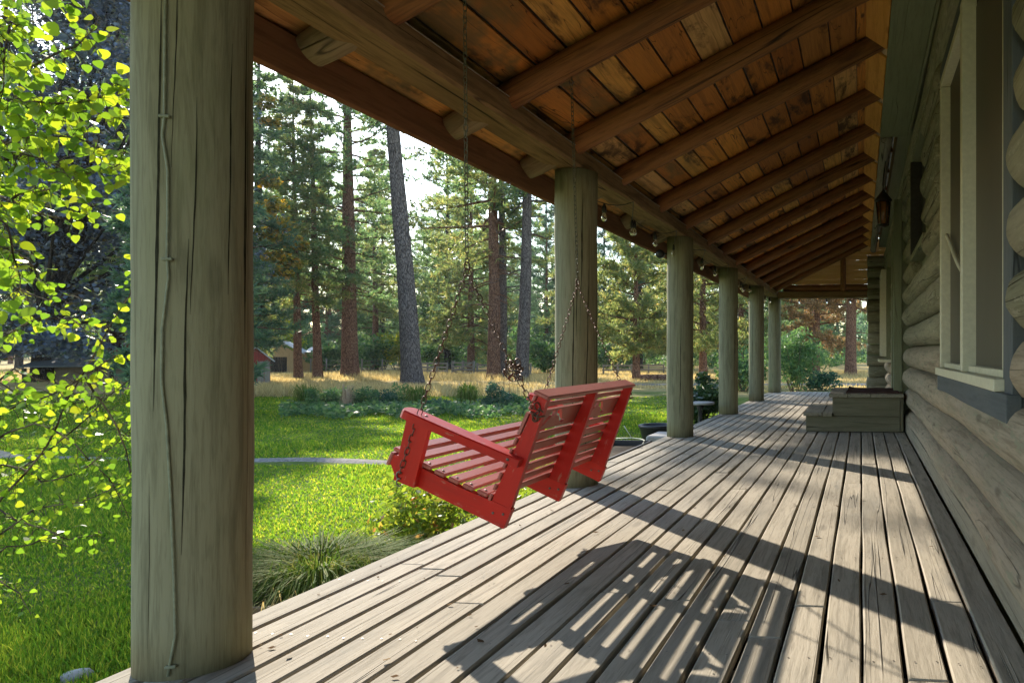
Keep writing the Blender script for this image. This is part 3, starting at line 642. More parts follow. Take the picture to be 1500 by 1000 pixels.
# arms and their uprights, one each end
for ya, yb, out in ((Y0, Y0 - .030, -1), (Y1, Y1 + .030, 1)):
    lo, hi = min(ya, yb), max(ya, yb)
    b = MB(); poly = [(-2.086, .470), (-1.990, .436), (-1.918, .70), (-2.024, .738)]; b.prism(poly, lo + .001, hi - .001, ga=(.25, 1))
    b.build('arm_support', M['red'], sw)
    T0, T1 = Vector((-2.045, 0, .775)), Vector((-1.495, 0, .553)); aa = (T1 - T0).normalized(); an = Vector((-aa.z, 0, aa.x))
    yc = (Y0 - .004) if out < 0 else (Y1 + .004); hw = .050; vs, gs = [], []
    ln_ = (T1 - T0).length; prof = [(.0, .45), (.006, .75), (.02, .95), (.045, 1), (ln_ * .5, 1), (ln_, .92)]
    for s_, wd in prof:
        for (dy, dh) in ((-hw * wd, -.019), (hw * wd, -.019), (hw * wd, .013), (hw * wd - .006, .019), (-hw * wd + .006, .019), (-hw * wd, .013)):
            p = T0 + aa * s_ + an * dh; vs.append((p.x, yc + dy * (.8 if s_ > .5 else 1), p.z)); gs.append((s_, dy, dh))
    fs = [(i * 6 + j, i * 6 + (j + 1) % 6, i * 6 + 6 + (j + 1) % 6, i * 6 + 6 + j) for i in range(len(prof) - 1) for j in range(6)] + [tuple(range(5, -1, -1)), tuple(range(30, 36))]
    b = MB(); b._add(vs, fs, gs); p = T0 + aa * .10 + an * .0195; b.tube([(p.x, yc, p.z), (p.x + an.x * .002, yc, p.z + an.z * .002)], .007, 8, mat=1)
    p = T0 + aa * (ln_ - .05); b.tube([(p.x, yc + out * hw * .76, p.z), (p.x, yc + out * (hw * .76 + .003), p.z)], .007, 8, mat=1)
    b.build('arm_rest', [M['red'], M['bolt']], sw)
# chains
def link(b, c, d, roll, L=.034, W=.0085, r=.0022, mat=0):
    d = d.normalized(); a = d.orthogonal().normalized(); a = (a * math.cos(roll) + d.cross(a) * math.sin(roll)); nn_ = d.cross(a); vs, fs = [], []; m_, k_ = 12, 5
    for i in range(m_):
        w_ = 2 * PI * i / m_; sx, sy = math.cos(w_), math.sin(w_); hl = L / 2 - W
        p = d * (sx * W + (hl if sx > .01 else -hl if sx < -.01 else 0)) + a * sy * W; rd = (d * sx + a * sy)
        for j in range(k_): q = 2 * PI * j / k_; vs.append(c + p + rd * r * math.cos(q) + nn_ * r * math.sin(q))
    for i in range(m_):
        for j in range(k_): fs.append((i * k_ + j, i * k_ + (j + 1) % k_, ((i + 1) % m_) * k_ + (j + 1) % k_, ((i + 1) % m_) * k_ + j))
    b._add(vs, fs, [(0, 0, 0)] * len(vs), 0, mat, True)
def chain(name, p, q, mat, sag=0., pitch=.0275, **kw):
    p, q = Vector(p), Vector(q); m_ = max(2, int(round((q - p).length / pitch))); b = MB(); f_ = lambda t: p.lerp(q, t) - Z * (4 * sag * t * (1 - t))
    for i in range(m_):
        t = (i + .5) / m_; link(b, f_(t), f_(t + .01) - f_(t - .01), (i % 2) * PI / 2 + .35 + .5 * mnoise.noise((i * .3, p.x, 0)), **kw)
    o = b.build(name, mat, sw); return o
A0, A1 = Vector((-1.757, 3.045, 1.432)), Vector((-1.731, 4.24, 1.476))
T0, T1 = Vector((-1.80, 3.10, zb(-1.80) + .012)), Vector((-1.777, 4.26, zb(-1.777) + .012))
for (a, t) in ((A0, T0), (A1, T1)):
    o = chain('chain', a, t - Z * .05, M['chain_old']); h_ = MB(); h_.tube([t + Z * .03, t - Z * .02, t + Vector((.012, 0, -.035)), t + Vector((.0, 0, -.052)), t + Vector((-.012, 0, -.04)), t + Vector((-.012, 0, -.028))], .004, 6); h_.build('hook', M['bolt'], o)
    r_ = MB(); link(r_, a - Z * .004, Vector((0, .3, 1)), .5, L=.034, W=.015, r=.0038); r_.build('ring', M['chain'], sw)
f0 = Vector((-2.050, Y0 - .036, .500)); f1 = Vector((-2.050, Y1 + .036, .500)); k0_ = Vector((-1.437, Y0 - .012, .795)); k1_ = Vector((-1.437, Y1 + .012, .80))
chain('chain', A0 - Z * .02, f0, M['chain'], .0, .030, L=.037, W=.0095, r=.0022); chain('chain', A1 - Z * .02, f1, M['chain'])
chain('chain', A0 - Z * .02, k0_, M['chain'], .012, .030, L=.037, W=.0095, r=.0022); chain('chain', A1 - Z * .02, k1_, M['chain'], .01)
b = MB(); R = random.Random(2); c_ = (A0 - Z * .02).lerp(k0_, .70) - Z * .012                 # spare links gathered in a knot
for i in range(16): link(b, c_ + Vector((R.uniform(-.04, .03), R.uniform(-.02, .02), R.uniform(-.045, .03))), Vector((R.uniform(-1, 1), R.uniform(-1, 1), R.uniform(-1, 1))), R.uniform(0, 3), L=.038, W=.0115, r=.003)
b.build('spare_links', M['chain'], sw)
for kk, yy in ((k0_, Y0 - .004), (k1_, Y1 + .004)):
    b = MB(); R = random.Random(8)
    for i in range(7): link(b, kk + Vector((R.uniform(-.004, .035), R.uniform(-.008, .008), R.uniform(-.05, .015))), Vector((R.uniform(-1, 1), .3, R.uniform(-1, 1))), R.uniform(0, 3), L=.036, W=.011, r=.003)
    b.build('shackle', M['chain'], sw)
for ff_, sg in ((f0, -1), (f1, 1)):
    b = MB(); p = ff_ + Vector((-.004, -sg * .004, -.02)); b.tube([p + Vector((.013 * math.cos(t), sg * .002, .016 * math.sin(t) + .012)) for t in lin(.6, 5.2, 9)] + [p + Vector((.013 * math.cos(t + PI), sg * .002, .016 * math.sin(t) - .02)) for t in lin(1.9, -2.4, 8)], .0035, 6); b.build('hook', M['bolt'], sw)
# ------------------------------------------------------------------ vegetation tools
def unit(a): return a / np.maximum(1e-9, np.linalg.norm(a, axis=1, keepdims=True))
def tufts(P, D, K, ln, wd, rs, spread=.9):
    """needle tufts: K thin blades fanning from each point"""
    P = np.repeat(P, K, 0); D = np.repeat(D, K, 0); d = unit(D * .7 + rs.normal(size=P.shape) * spread)
    l = ln * (.6 + .6 * rs.rand(len(P), 1)); s = unit(np.cross(d, rs.normal(size=P.shape))) * wd * (.6 + .7 * rs.rand(len(P), 1))
    V = np.empty((len(P), 3, 3)); V[:, 0] = P - s; V[:, 1] = P + s; V[:, 2] = P + d * l
    return V.reshape(-1, 3)
def leaves(P, size, rs, up=.5, aspect=.75):
    """pointed leaves of four corners"""
    nrm = unit(rs.normal(size=P.shape) + np.array([0, 0, up])); a = unit(np.cross(nrm, rs.normal(size=P.shape))); b = np.cross(nrm, a)
    s = size * (.6 + .7 * rs.rand(len(P), 1)); V = np.empty((len(P), 4, 3))
    V[:, 0] = P - a * s * .5; V[:, 1] = P + b * s * .5 * aspect - a * s * .05; V[:, 2] = P + a * s * .55 + nrm * s * .1; V[:, 3] = P - b * s * .5 * aspect - a * s * .05
    return V.reshape(-1, 4, 3).reshape(-1, 3)
def pine(label, loc, Ht, r0, base, spread, mat, bk, seed, lean=(0, 0), limbs=60, dens=1., dead=6, ln=.34, top_trim=1., group=None, name='pine_tree', K=9, drop=.25):
    rs = np.random.RandomState(seed); R = random.Random(seed)
    t = thing(name, label, 'tree', (loc[0], loc[1], gz(*loc) - .1), group)
    L0 = Vector(world_loc(t)); b = MB()
    def ax(z): return L0 + Vector((lean[0] * z + .10 * mnoise.noise((z * .12, seed, 0)) * min(1, z / 4), lean[1] * z + .1 * mnoise.noise((z * .12, seed, 5)) * min(1, z / 4), z))
    zs = [0, .25, .7, 1.5] + lin(2.5, Ht, 16)
    b.tube([ax(z) for z in zs], [r0 * (1.0 - .92 * (z / Ht) ** 1.1) * (1 + .35 * math.exp(-z / .4)) + .012 for z in zs], 14, rough=.10, rf=2.5)
    P, D = [], []
    def limb(z, az, L, slope, green=True):
        p = ax(z); d = Vector((math.cos(az), math.sin(az), slope)).normalized(); pts = [p]; m = 7
        for i in range(1, m):
            d = (d + Vector((R.uniform(-.16, .16), R.uniform(-.16, .16), R.uniform(-.14, .10) - drop * .25 + (.18 * i / m if green else 0)))).normalized(); p = p + d * (L / m); pts.append(p)
        rr = min(.09, .02 + .014 * L); b.tube(pts, [rr * (1 - .85 * i / (m - 1)) for i in range(m)], 5, cap=False)
        if not green:
            for i in range(2, m):
                if R.random() < .7: q = pts[i]; e = q + Vector((R.uniform(-1, 1), R.uniform(-1, 1), R.uniform(-.4, .6))) * L * .2; b.tube([q, (q + e) / 2 + Vector((0, 0, .05)), e], [.018, .012, .005], 4, cap=False)
            return
        for i in range(2, m):
            for side in range(3 if i < m - 1 else 4):
                q = pts[i].lerp(pts[i - 1], R.random()); tw = (d + Vector((R.uniform(-1, 1), R.uniform(-1, 1), R.uniform(-.5, .6)))).normalized(); tl = L * R.uniform(.10, .24) + .15
                e = q + tw * tl
                if R.random() < .5: b.tube([q, q.lerp(e, .5) + Vector((0, 0, -.03)), e], [.014, .010, .005], 3, cap=False)
                for f_ in np.linspace(.35, 1, max(2, int(tl / (.22 / dens)))):
                    P.append(tuple(q.lerp(e, f_) + Vector((R.gauss(0, .06), R.gauss(0, .06), R.gauss(0, .05))))); D.append(tuple(tw + Vector((0, 0, .35))))
    for i in range(limbs):
        f = (i + R.random()) / limbs; z = base + (Ht * top_trim - base) * f ** 1.15
        prof = (1 - ((z - base) / (Ht - base + .01)) ** 1.6) * .85 + .15
        if z < base + 1.5: prof *= .8
        limb(z, i * 2.4 + R.uniform(-.5, .5), spread * prof * R.uniform(.65, 1.15), R.uniform(-.25, .25) + .35 * f)
    for i in range(dead): limb(base * R.uniform(.45, 1.0) + .5, R.uniform(0, 6.28), spread * R.uniform(.25, .55), R.uniform(-.15, .3), False)
    b.build('trunk', bk, t)
    V = tufts(np.array(P), np.array(D), K + 2, ln, .029, rs); soup('crown', V, 3, mat, t)
    return t
def shrub(label, loc, rx, rz, mat, size, N, seed, z0=None, name='shrub', cat='shrub', clumps=14, group=None, stems=True, flat=.0, aspect=.75, up=.4):
    rs = np.random.RandomState(seed); zb_ = gz(*loc) if z0 is None else z0; t = thing(name, label, cat, (loc[0], loc[1], zb_ - .03), group)
    cl = unit(rs.normal(size=(clumps, 3))) * (rs.rand(clumps, 1) ** .4) * np.array([rx * .8, rx * .8, rz * .42]); cl[:, 2] += rz * .52; rad = rx * (.25 + .25 * rs.rand(clumps, 1))
    pick = rs.randint(0, clumps, N); P = cl[pick] + unit(rs.normal(size=(N, 3))) * rad[pick] * (rs.rand(N, 1) ** .45) * np.array([1, 1, .9 if rz > rx else rz / rx]); P[:, 2] = np.maximum(P[:, 2], .04)
    P += np.array([loc[0], loc[1], zb_]); soup('foliage', leaves(P, size, rs, up, aspect), 4, mat, t)
    if stems:
        b = MB()
        for c in cl[:10]: e = Vector(c) + Vector((loc[0], loc[1], zb_)); s_ = Vector((loc[0] + c[0] * .2, loc[1] + c[1] * .2, zb_ - .05)); b.tube([s_, s_.lerp(e, .5) + Vector((0, 0, rz * .06)), e], [.012 * rx + .006, .008 * rx + .004, .004], 5, cap=False)
        b.build('stems', M['twig'], t)
    return t
def blades(P, h, w, rs, lean=.5):
    az = rs.rand(len(P)) * 6.283; d = np.stack([np.cos(az), np.sin(az), np.zeros(len(P))], 1); s = np.stack([-np.sin(az + .7), np.cos(az + .7), np.zeros(len(P))], 1)
    hh = h * (.5 + .8 * rs.rand(len(P), 1)); V = np.empty((len(P), 3, 3)); V[:, 0] = P - s * w; V[:, 1] = P + s * w; V[:, 2] = P + d * hh * lean * (rs.rand(len(P), 1) * 1.4) + np.array([0, 0, 1]) * hh
    return V.reshape(-1, 3)
def tussock(label, loc, r, h, mat, N, seed, name='grass_clump', cat='grass clump', z0=None, w=.005, group=None):
    """arching blades of two bends each"""
    rs = np.random.RandomState(seed); zb_ = gz(*loc) if z0 is None else z0; az = rs.rand(N) * 6.283; d = np.stack([np.cos(az), np.sin(az), 0 * az], 1); s = np.stack([-np.sin(az), np.cos(az), 0 * az], 1)
    P = np.array([loc[0], loc[1], zb_]) + d * (r * .55 * rs.rand(N, 1) ** .6); hh = h * (.45 + .75 * rs.rand(N, 1)); out = r * (.25 + .9 * rs.rand(N, 1)); wz = w * (.6 + .8 * rs.rand(N, 1)); z = np.array([0, 0, 1.])
    A = P; B = P + d * out * .35 + z * hh * .8; Cc = P + d * out * .8 + z * hh * (.75 + .3 * rs.rand(N, 1)); E = P + d * out * 1.15 + z * hh * (.25 + .5 * rs.rand(N, 1))
    V = np.stack([A - s * wz, A + s * wz, B + s * wz, B - s * wz, B - s * wz, B + s * wz, Cc + s * wz * .7, Cc - s * wz * .7, Cc - s * wz * .7, Cc + s * wz * .7, E + s * wz * .15, E - s * wz * .15], 1).reshape(-1, 3)
    return tag(soup(name, V, 4, mat), label, cat, group)

# ------------------------------------------------------------------ the pines one can tell apart
pine('big grey ponderosa trunk leaning left, nearest pine beyond the lawn', far(605, 32.5), 24, .42, 12.5, 4.0, M['needle'], M['bark_grey'], 1, lean=(-.080, .0), limbs=46, dead=9)
pine('thick red brown pine trunk standing upright left of the leaning grey pine', far(513, 43), 25, .44, 5.0, 4.6, M['needle'], M['bark_red'], 2, lean=(-.012, 0), limbs=80, dead=7)
pine('left and thicker trunk of the twin dark pines by the plank gate', far(723, 40), 25, .34, 7.0, 4.8, M['needle_gold'], M['bark_red'], 3, limbs=60, dead=12)
pine('right and thinner trunk of the twin dark pines by the plank gate', far(736, 41), 24, .24, 9.0, 4.0, M['needle'], M['bark_grey'], 4, limbs=45, dead=10)
pine('grey pine leaning right just beside the twin pines', far(764, 38), 23, .33, 9.5, 4.0, M['needle'], M['bark_grey'], 5, lean=(.035, 0), limbs=45, dead=12)
pine('slim brown pine in front of the tan barn, left of another slim pine', far(437, 41), 17, .20, 4.5, 2.8, M['needle_gold'], M['bark_red'], 6, lean=(-.02, 0), limbs=55, dead=5)
pine('slim brown pine by the right end of the tan barn', far(466, 42), 18, .22, 5.0, 3.0, M['needle'], M['bark_red'], 7, lean=(-.03, 0), limbs=55, dead=6)
pine('pine trunk rising behind the little red shed', far(379, 39), 19, .30, 6.0, 3.4, M['needle'], M['bark_dark'], 8, limbs=60)
pine('bushy young pine with golden green boughs seen right of the second post', far(932, 40), 10.5, .20, 1.5, 3.1, M['needle_gold'], M['bark_red'], 9, limbs=80, dead=0, dens=1.35, drop=.1)
pine('pine with low drooping golden boughs behind the twin pines', far(690, 52), 16, .25, 2.0, 4.4, M['needle_gold'], M['bark_red'], 10, limbs=85, dead=0, dens=1.2, drop=.4)
pine('tall reddish pine trunk seen through the open far end of the porch', far(1246, 46), 22, .36, 4.5, 4.2, M['needle_brown'], M['bark_red'], 12, limbs=75, dead=8)
pine('pine with rusty brown boughs seen beside the last porch post', far(1195, 50), 18, .28, 2.4, 4.4, M['needle_brown'], M['bark_red'], 13, limbs=85, dead=4, dens=1.15)
pine('dense green pine showing between the third and fourth posts', far(1030, 44), 15, .24, 1.8, 3.6, M['needle_gold'], M['bark_red'], 14, limbs=85, dead=0, dens=1.25)
pine('green pine showing between the fourth and fifth posts', far(1085, 52), 16, .24, 1.8, 3.8, M['needle'], M['bark_red'], 15, limbs=80, dead=0, dens=1.2)
pine('slender far pine between the red brown trunk and the leaning grey pine', far(549, 58), 18, .24, 4.5, 3.4, M['needle_gold'], M['bark_red'], 16, limbs=70)
pine('feathery pine filling the sky gap right of the leaning grey pine', far(655, 60), 20, .26, 3.0, 4.2, M['needle'], M['bark_dark'], 17, limbs=90, dens=1.2)
# far wood: separate trees, four kinds repeated
GL = 'tall pine standing in the far wood behind the meadow, one of many alike'; GG = 'pines of the far wood'
kinds = [pine(GL, far(560, 75), 19, .26, 3.0, 4.0, M['needle'], M['bark_dark'], 21, limbs=75, dead=4, ln=.42, group=GG, K=8, dens=1.1),
         pine(GL, far(800, 80), 22, .30, 4.0, 4.2, M['needle_dark'], M['bark_dark'], 22, limbs=80, dead=4, ln=.42, group=GG, K=8, dens=1.1),
         pine(GL, far(1000, 72), 16, .22, 1.5, 3.8, M['needle_gold'], M['bark_red'], 23, limbs=75, dead=2, ln=.42, group=GG, K=8, dens=1.1),
         pine(GL, far(1180, 70), 20, .27, 2.5, 4.0, M['needle_dark'], M['bark_red'], 24, limbs=75, dead=6, ln=.42, group=GG, K=8, dens=1.1)]
R = random.Random(77)
spots = []
for i in range(46):
    for _ in range(40):
        px = R.uniform(340, 1300); d = R.choice((R.uniform(58, 78), R.uniform(70, 100), R.uniform(90, 130)))
        if all((px - a) ** 2 / 22 ** 2 + (d - q) ** 2 / 9 ** 2 > 1 for a, q in spots): break
    spots.append((px, d))
for i in range(9): spots.append((R.uniform(-140, 330), R.uniform(60, 95)))
for i, (px, d) in enumerate(spots):
    o = copy_tree(kinds[i % 4]); x_, y_ = far(px, d); o.location = (x_, y_, gz(x_, y_) - .15); s_ = R.uniform(.75, 1.12) * (1.0 if px > 330 else .8); o.scale = (s_, s_, s_); o.rotation_euler = (0, 0, R.uniform(0, 6.28))

for i, (x_, y_, h_) in enumerate(((-38, 33, 22), (-43, 37, 23), (-37, 24, 20))):  # extra pines added behind the maple to throw shade on the lawn
    o = copy_tree(kinds[(0, 1, 3, 1)[i]]); o.location = (x_, y_, G - .1); s_ = h_ / 20; o.scale = (s_ * 1.15, s_ * 1.15, s_); o.rotation_euler = (0, 0, i * 2.1)
    o['label'] = 'dark tall pine added behind the maple to shade the lawn'; o['group'] = 'added shade pines behind the maple'
shade_pine = pine('unseen pine added behind the nearest post to shade the lawn', far(290, 17), 9.6, .15, 1.0, 1.25, M['needle_dark'], M['bark_dark'], 33, limbs=70, dead=0, dens=1.5, K=12, ln=.3, group='added shade pines behind the nearest post')  # unseen pines added behind the post to cast shade bands on the lawn
for px, d, s_ in ((285, 23, 1.25), (268, 15.5, .8), (250, 21, 1.1)):
    o = copy_tree(shade_pine); x_, y_ = far(px, d); o.location = (x_, y_, gz(x_, y_) - .1); o.scale = (s_, s_, s_); o.rotation_euler = (0, 0, px)
for i, (px, d, h_, k_) in enumerate(((345, 28, 13.0, 3), (318, 36, 17, 2))):  # two more added pines, out of sight, for lawn shade
    o = copy_tree(kinds[k_]); x_, y_ = far(px, d); o.location = (x_, y_, gz(x_, y_) - .1); s_ = h_ / 20; o.scale = (s_ * (.72 if d < 22 else 1), s_ * (.72 if d < 22 else 1), s_); o.rotation_euler = (0, 0, i * 1.3)
    o['label'] = 'unseen pine added behind the nearest post to shade the lawn'; o['group'] = 'added shade pines behind the nearest post'
rs = np.random.RandomState(61); cl = np.array([(*far(p, d), r_, h_) for p, d, r_, h_ in zip(330 + 980 * rs.rand(150), 62 + 60 * rs.rand(150), 1 + 1.6 * rs.rand(150), 1.0 + 4.2 * rs.rand(150) ** 1.6)]); N = 42000; pk = rs.randint(0, len(cl), N)
P = np.concatenate([cl[pk, :2], G + cl[pk, 3:4] * .5], 1) + unit(rs.normal(size=(N, 3))) * rs.rand(N, 1) ** .4 * np.concatenate([cl[pk, 2:3], cl[pk, 2:3], cl[pk, 3:4] * .55], 1)
tag(soup('undergrowth', leaves(P[P[:, 2] > G], .34, rs, .3, .6), 4, M['bush']), 'dense green undergrowth filling the wood between the far pine trunks', 'undergrowth', kind='stuff')
N = 15000; d = 125 + 55 * rs.rand(N); px = -300 + 1640 * rs.rand(N); hh = 8 + 3 * np.sin(px * .05) + 3 * np.sin(px * .13 + 2); q = np.array([far(p, e) for p, e in zip(px, d)]); P = np.concatenate([q, G + (hh * rs.rand(N) ** .9)[:, None]], 1)
tag(soup('far_forest', tufts(P, np.tile([0, 0, .4], (N, 1)), 12, 1.5, .13, rs), 3, M['needle_dark']), 'far dark green conifer forest closing the view behind the wood', 'forest', kind='stuff')
# ------------------------------------------------------------------ broadleaf trees on the left
mx, my = far(165, 29); rs = np.random.RandomState(31)
mp = thing('maple_tree', 'large dark leaved maple with blue sky sheen in its leaf colour behind the aspen sapling, gold at its right edge', 'tree', (mx, my, gz(mx, my) - .1))
b = MB(); tr = far(62, 29.5); tz = gz(*tr); 
b.tube([(tr[0], tr[1], tz - .1), (tr[0], tr[1], tz + 1.2), (tr[0] + .2, tr[1], tz + 2.6), (mx - 1.5, my, tz + 6), (mx, my, tz + 12)], [.42, .32, .30, .2, .05], 12, rough=.1)
R = random.Random(5); cl = []
for i in range(150):
    a = R.uniform(0, 6.28); zz = R.uniform(1.3, 17.5); f = 1 - max(0, (zz - 9) / 9) ** 2 * .75; f *= .86 if zz < 3.2 else 1; rr = 6.1 * f * R.random() ** .45
    cx_ = math.cos(a) * rr; 
    if cx_ > 2.5 and zz < 4.2: continue
    cl.append((mx + cx_, my + math.sin(a) * rr * .8, tz + zz, R.uniform(.8, 1.6)))
for c in cl[::3]: b.tube([(tr[0] + (c[0] - tr[0]) * .12, tr[1] + (c[1] - tr[1]) * .1, tz + 2.2 + (c[2] - tz - 2) * .25), (tr[0] + (c[0] - tr[0]) * .6, tr[1] + (c[1] - tr[1]) * .6, tz + (c[2] - tz) * .8), c[:3]], [.09, .05, .015], 5, cap=False)
b.build('trunk', M['bark_dark'], mp)
cl = np.array(cl); N = 64000; pk = rs.randint(0, len(cl), N); P = cl[pk, :3] + unit(rs.normal(size=(N, 3))) * cl[pk, 3:4] * rs.rand(N, 1) ** .4 * np.array([1, 1, .65])
P = P[P[:, 2] > tz + .7]
soup('crown', leaves(P, .17, rs, 1.2, .9), 4, M['maple'], mp)
gcl = []
for px, py, r_ in ((400, 300, .6), (415, 330, .55), (425, 352, .5), (395, 345, .6), (405, 378, .55), (430, 385, .4), (385, 310, .6), (440, 360, .35), (392, 265, .5), (415, 400, .35), (388, 150, .5), (398, 180, .4)):
    r = ray(px, py); gcl.append((r[0] * 29.5, r[1] * 29.5, H + r[2] * 29.5, r_))
gcl = np.array(gcl); N = 1900; pk = rs.randint(0, len(gcl), N); P = gcl[pk, :3] + unit(rs.normal(size=(N, 3))) * gcl[pk, 3:4] * rs.rand(N, 1) ** .4 * np.array([1, 1, .6])
o = soup('crown', leaves(P, .19, rs, 1., .9), 4, M['maple_gold'], mp); o['label'] = 'golden outer leaves'
b = MB()
for px, py in ((400, 330), (425, 370), (390, 290)):
    r = ray(px, py); b.tube([(mx + 1.5, my, tz + 5.5), (mx + 4, my + .3, tz + 6.0), (r[0] * 29.5, r[1] * 29.5, H + r[2] * 29.5)], [.07, .05, .015], 5, cap=False)
b.build('limb', M['bark_dark'], mp)

def at_d(px, py, d): r = ray(px, py); return Vector((r[0] * d, r[1] * d, H + r[2] * d))
asp = thing('aspen_sapling', 'aspen sapling with round bright yellow green leaves beside the nearest post', 'tree', (-4.2, 2.6, G))
BR = [  # branch paths (bearing, height mark, distance), leaves per metre, leaf size
    ([(-160, 1250, 3.3), (-110, 900, 3.2), (-60, 500, 3.1), (-20, 200, 3.0), (20, -60, 2.9), (50, -250, 2.9)], 10, .052),
    ([(-110, 900, 3.2), (-20, 760, 3.0), (40, 690, 2.95), (85, 620, 2.9), (120, 550, 2.85), (165, 470, 2.8), (197, 415, 2.75), (225, 360, 2.7)], 24, .048),
    ([(-100, 850, 3.2), (0, 705, 3.25), (70, 660, 3.3), (130, 610, 3.3), (185, 560, 3.3), (210, 530, 3.3)], 34, .044),
    ([(-60, 520, 3.1), (10, 490, 2.9), (60, 465, 2.8), (110, 470, 2.75), (150, 500, 2.7)], 30, .05),
    ([(-90, 760, 3.2), (-30, 620, 2.8), (40, 590, 2.7), (110, 560, 2.65), (170, 520, 2.6)], 30, .048),
    ([(-50, 430, 3.1), (0, 360, 2.7), (40, 380, 2.65), (70, 420, 2.6)], 40, .05),
    ([(-40, 330, 3.0), (30, 283, 2.7), (85, 275, 2.65), (140, 250, 2.6), (175, 240, 2.6)], 70, .052),
    ([(-30, 240, 3.0), (30, 200, 2.8), (90, 200, 2.8), (140, 215, 2.8), (185, 225, 2.8)], 75, .05),
    ([(-25, 190, 3.0), (20, 148, 2.7), (90, 152, 2.65), (150, 140, 2.6), (200, 118, 2.6)], 75, .053),
    ([(-10, 140, 3.0), (30, 100, 2.55), (70, 85, 2.5), (110, 70, 2.5), (140, 40, 2.5)], 48, .056),
    ([(10, 0, 2.95), (40, -10, 2.7), (90, 0, 2.7), (130, 12, 2.7), (150, 30, 2.7)], 32, .054),
    ([(-40, 300, 3.0), (-5, 240, 2.6), (30, 225, 2.5), (70, 235, 2.5), (100, 260, 2.5)], 60, .052),
    ([(0, 40, 2.95), (15, 30, 2.5), (5, 90, 2.4), (0, 150, 2.4)], 40, .056),
    ([(-110, 900, 3.2), (-30, 800, 3.0), (50, 745, 2.9), (120, 735, 2.85), (180, 700, 2.8)], 26, .042),
    ([(-90, 780, 3.2), (0, 680, 3.05), (60, 705, 3.0), (120, 690, 3.0), (170, 650, 3.0), (200, 620, 3.0)], 30, .042),
    ([(-120, 950, 3.2), (-40, 850, 3.0), (10, 800, 3.0), (60, 790, 3.0), (100, 800, 3.0)], 16, .04),
    ([(-60, 600, 3.1), (20, 540, 3.3), (80, 560, 3.4), (140, 600, 3.4), (190, 640, 3.4)], 26, .044),
    ([(120, 550, 2.85), (150, 590, 2.9), (185, 660, 2.9), (200, 720, 2.9)], 22, .042),
    ([(-80, 800, 3.2), (0, 640, 3.1), (50, 620, 3.1), (110, 650, 3.1), (160, 700, 3.15), (190, 760, 3.2)], 26, .042),
    ([(-100, 870, 3.2), (-10, 740, 3.1), (50, 770, 3.1), (100, 790, 3.1), (150, 780, 3.1)], 26, .04),
    ([(-120, 980, 3.2), (-40, 880, 3.1), (0, 850, 3.0), (30, 870, 3.0), (45, 900, 3.0)], 22, .038),
    ([(-60, 640, 3.2), (0, 560, 3.3), (60, 600, 3.35), (110, 590, 3.4), (160, 600, 3.4)], 30, .042),
    ([(-30, 340, 3.1), (20, 420, 3.2), (70, 440, 3.2), (120, 430, 3.2)], 24, .045),
    ([(-20, 150, 3.0), (40, 170, 2.9), (110, 175, 2.9), (170, 170, 2.9), (200, 180, 2.9)], 50, .05),
    ([(-20, 280, 3.0), (50, 310, 2.9), (110, 320, 2.9), (150, 300, 2.9)], 50, .048),
    ([(-50, 420, 3.1), (-20, 300, 2.5), (10, 330, 2.4), (25, 390, 2.4), (20, 440, 2.4)], 40, .054),
]
b = MB(); P, S, DD = [], [], []; R = random.Random(12)
for i, (pts, dens, sz) in enumerate(BR):
    dens *= 2.9 if dens > 36 else 3.0; sz *= .9 if dens > 90 else .8
    pp = [at_d(*p) for p in pts]; fine = []
    for k in range(len(pp) - 1):
        for q in range(5):
            t = q / 5; fine.append(pp[k].lerp(pp[k + 1], t) + Vector((mnoise.noise((k + t, i, 0)), mnoise.noise((k + t, i, 5)), mnoise.noise((k + t, i, 9)))) * .02)
    fine.append(pp[-1]); m_ = len(fine); r0_ = .014 if i == 0 else .0052
    b.tube(fine, [r0_ * (1 - .78 * k / (m_ - 1)) for k in range(m_)], 6, cap=False)
    Lk = 0
    for k in range(max(1, m_ // 5), m_):
        seg_ = (fine[k] - fine[k - 1]).length; Lk += seg_ * dens
        while Lk > 1:
            Lk -= 1; q = fine[k - 1].lerp(fine[k], R.random()); off = Vector((R.gauss(0, 1), R.gauss(0, 1), R.gauss(0, .8) - .25)).normalized() * R.uniform(.02, .075)
            e = q + off; b.tube([q, (q + e) / 2 + Vector((0, 0, .008)), e], [.0014, .0011, .001], 3, cap=False); P.append(tuple(e)); S.append(sz * R.uniform(.45, .95)); DD.append(tuple((off.normalized() * .6 + Vector((R.gauss(0, .5), R.gauss(0, .5), -.5 + R.gauss(0, .4))))))
b.build('stems', M['twig'], asp)
P, S, DD = np.array(P), np.array(S)[:, None], unit(np.array(DD)); rs = np.random.RandomState(3); nrm = unit(np.cross(DD, rs.normal(size=P.shape))); sd = np.cross(nrm, DD)
shape = [(0, 0), (.02, .30), (.22, .50), (.50, .47), (.78, .27), (1.02, .0), (.78, -.27), (.50, -.47), (.22, -.50), (.02, -.30)]
V = np.stack([P + DD * S * a + sd * S * c + nrm * S * (.10 * abs(c) * 2 - .12 * a * a) for a, c in shape], 1).reshape(-1, 3)
soup('foliage', V, len(shape), M['aspen'], asp)
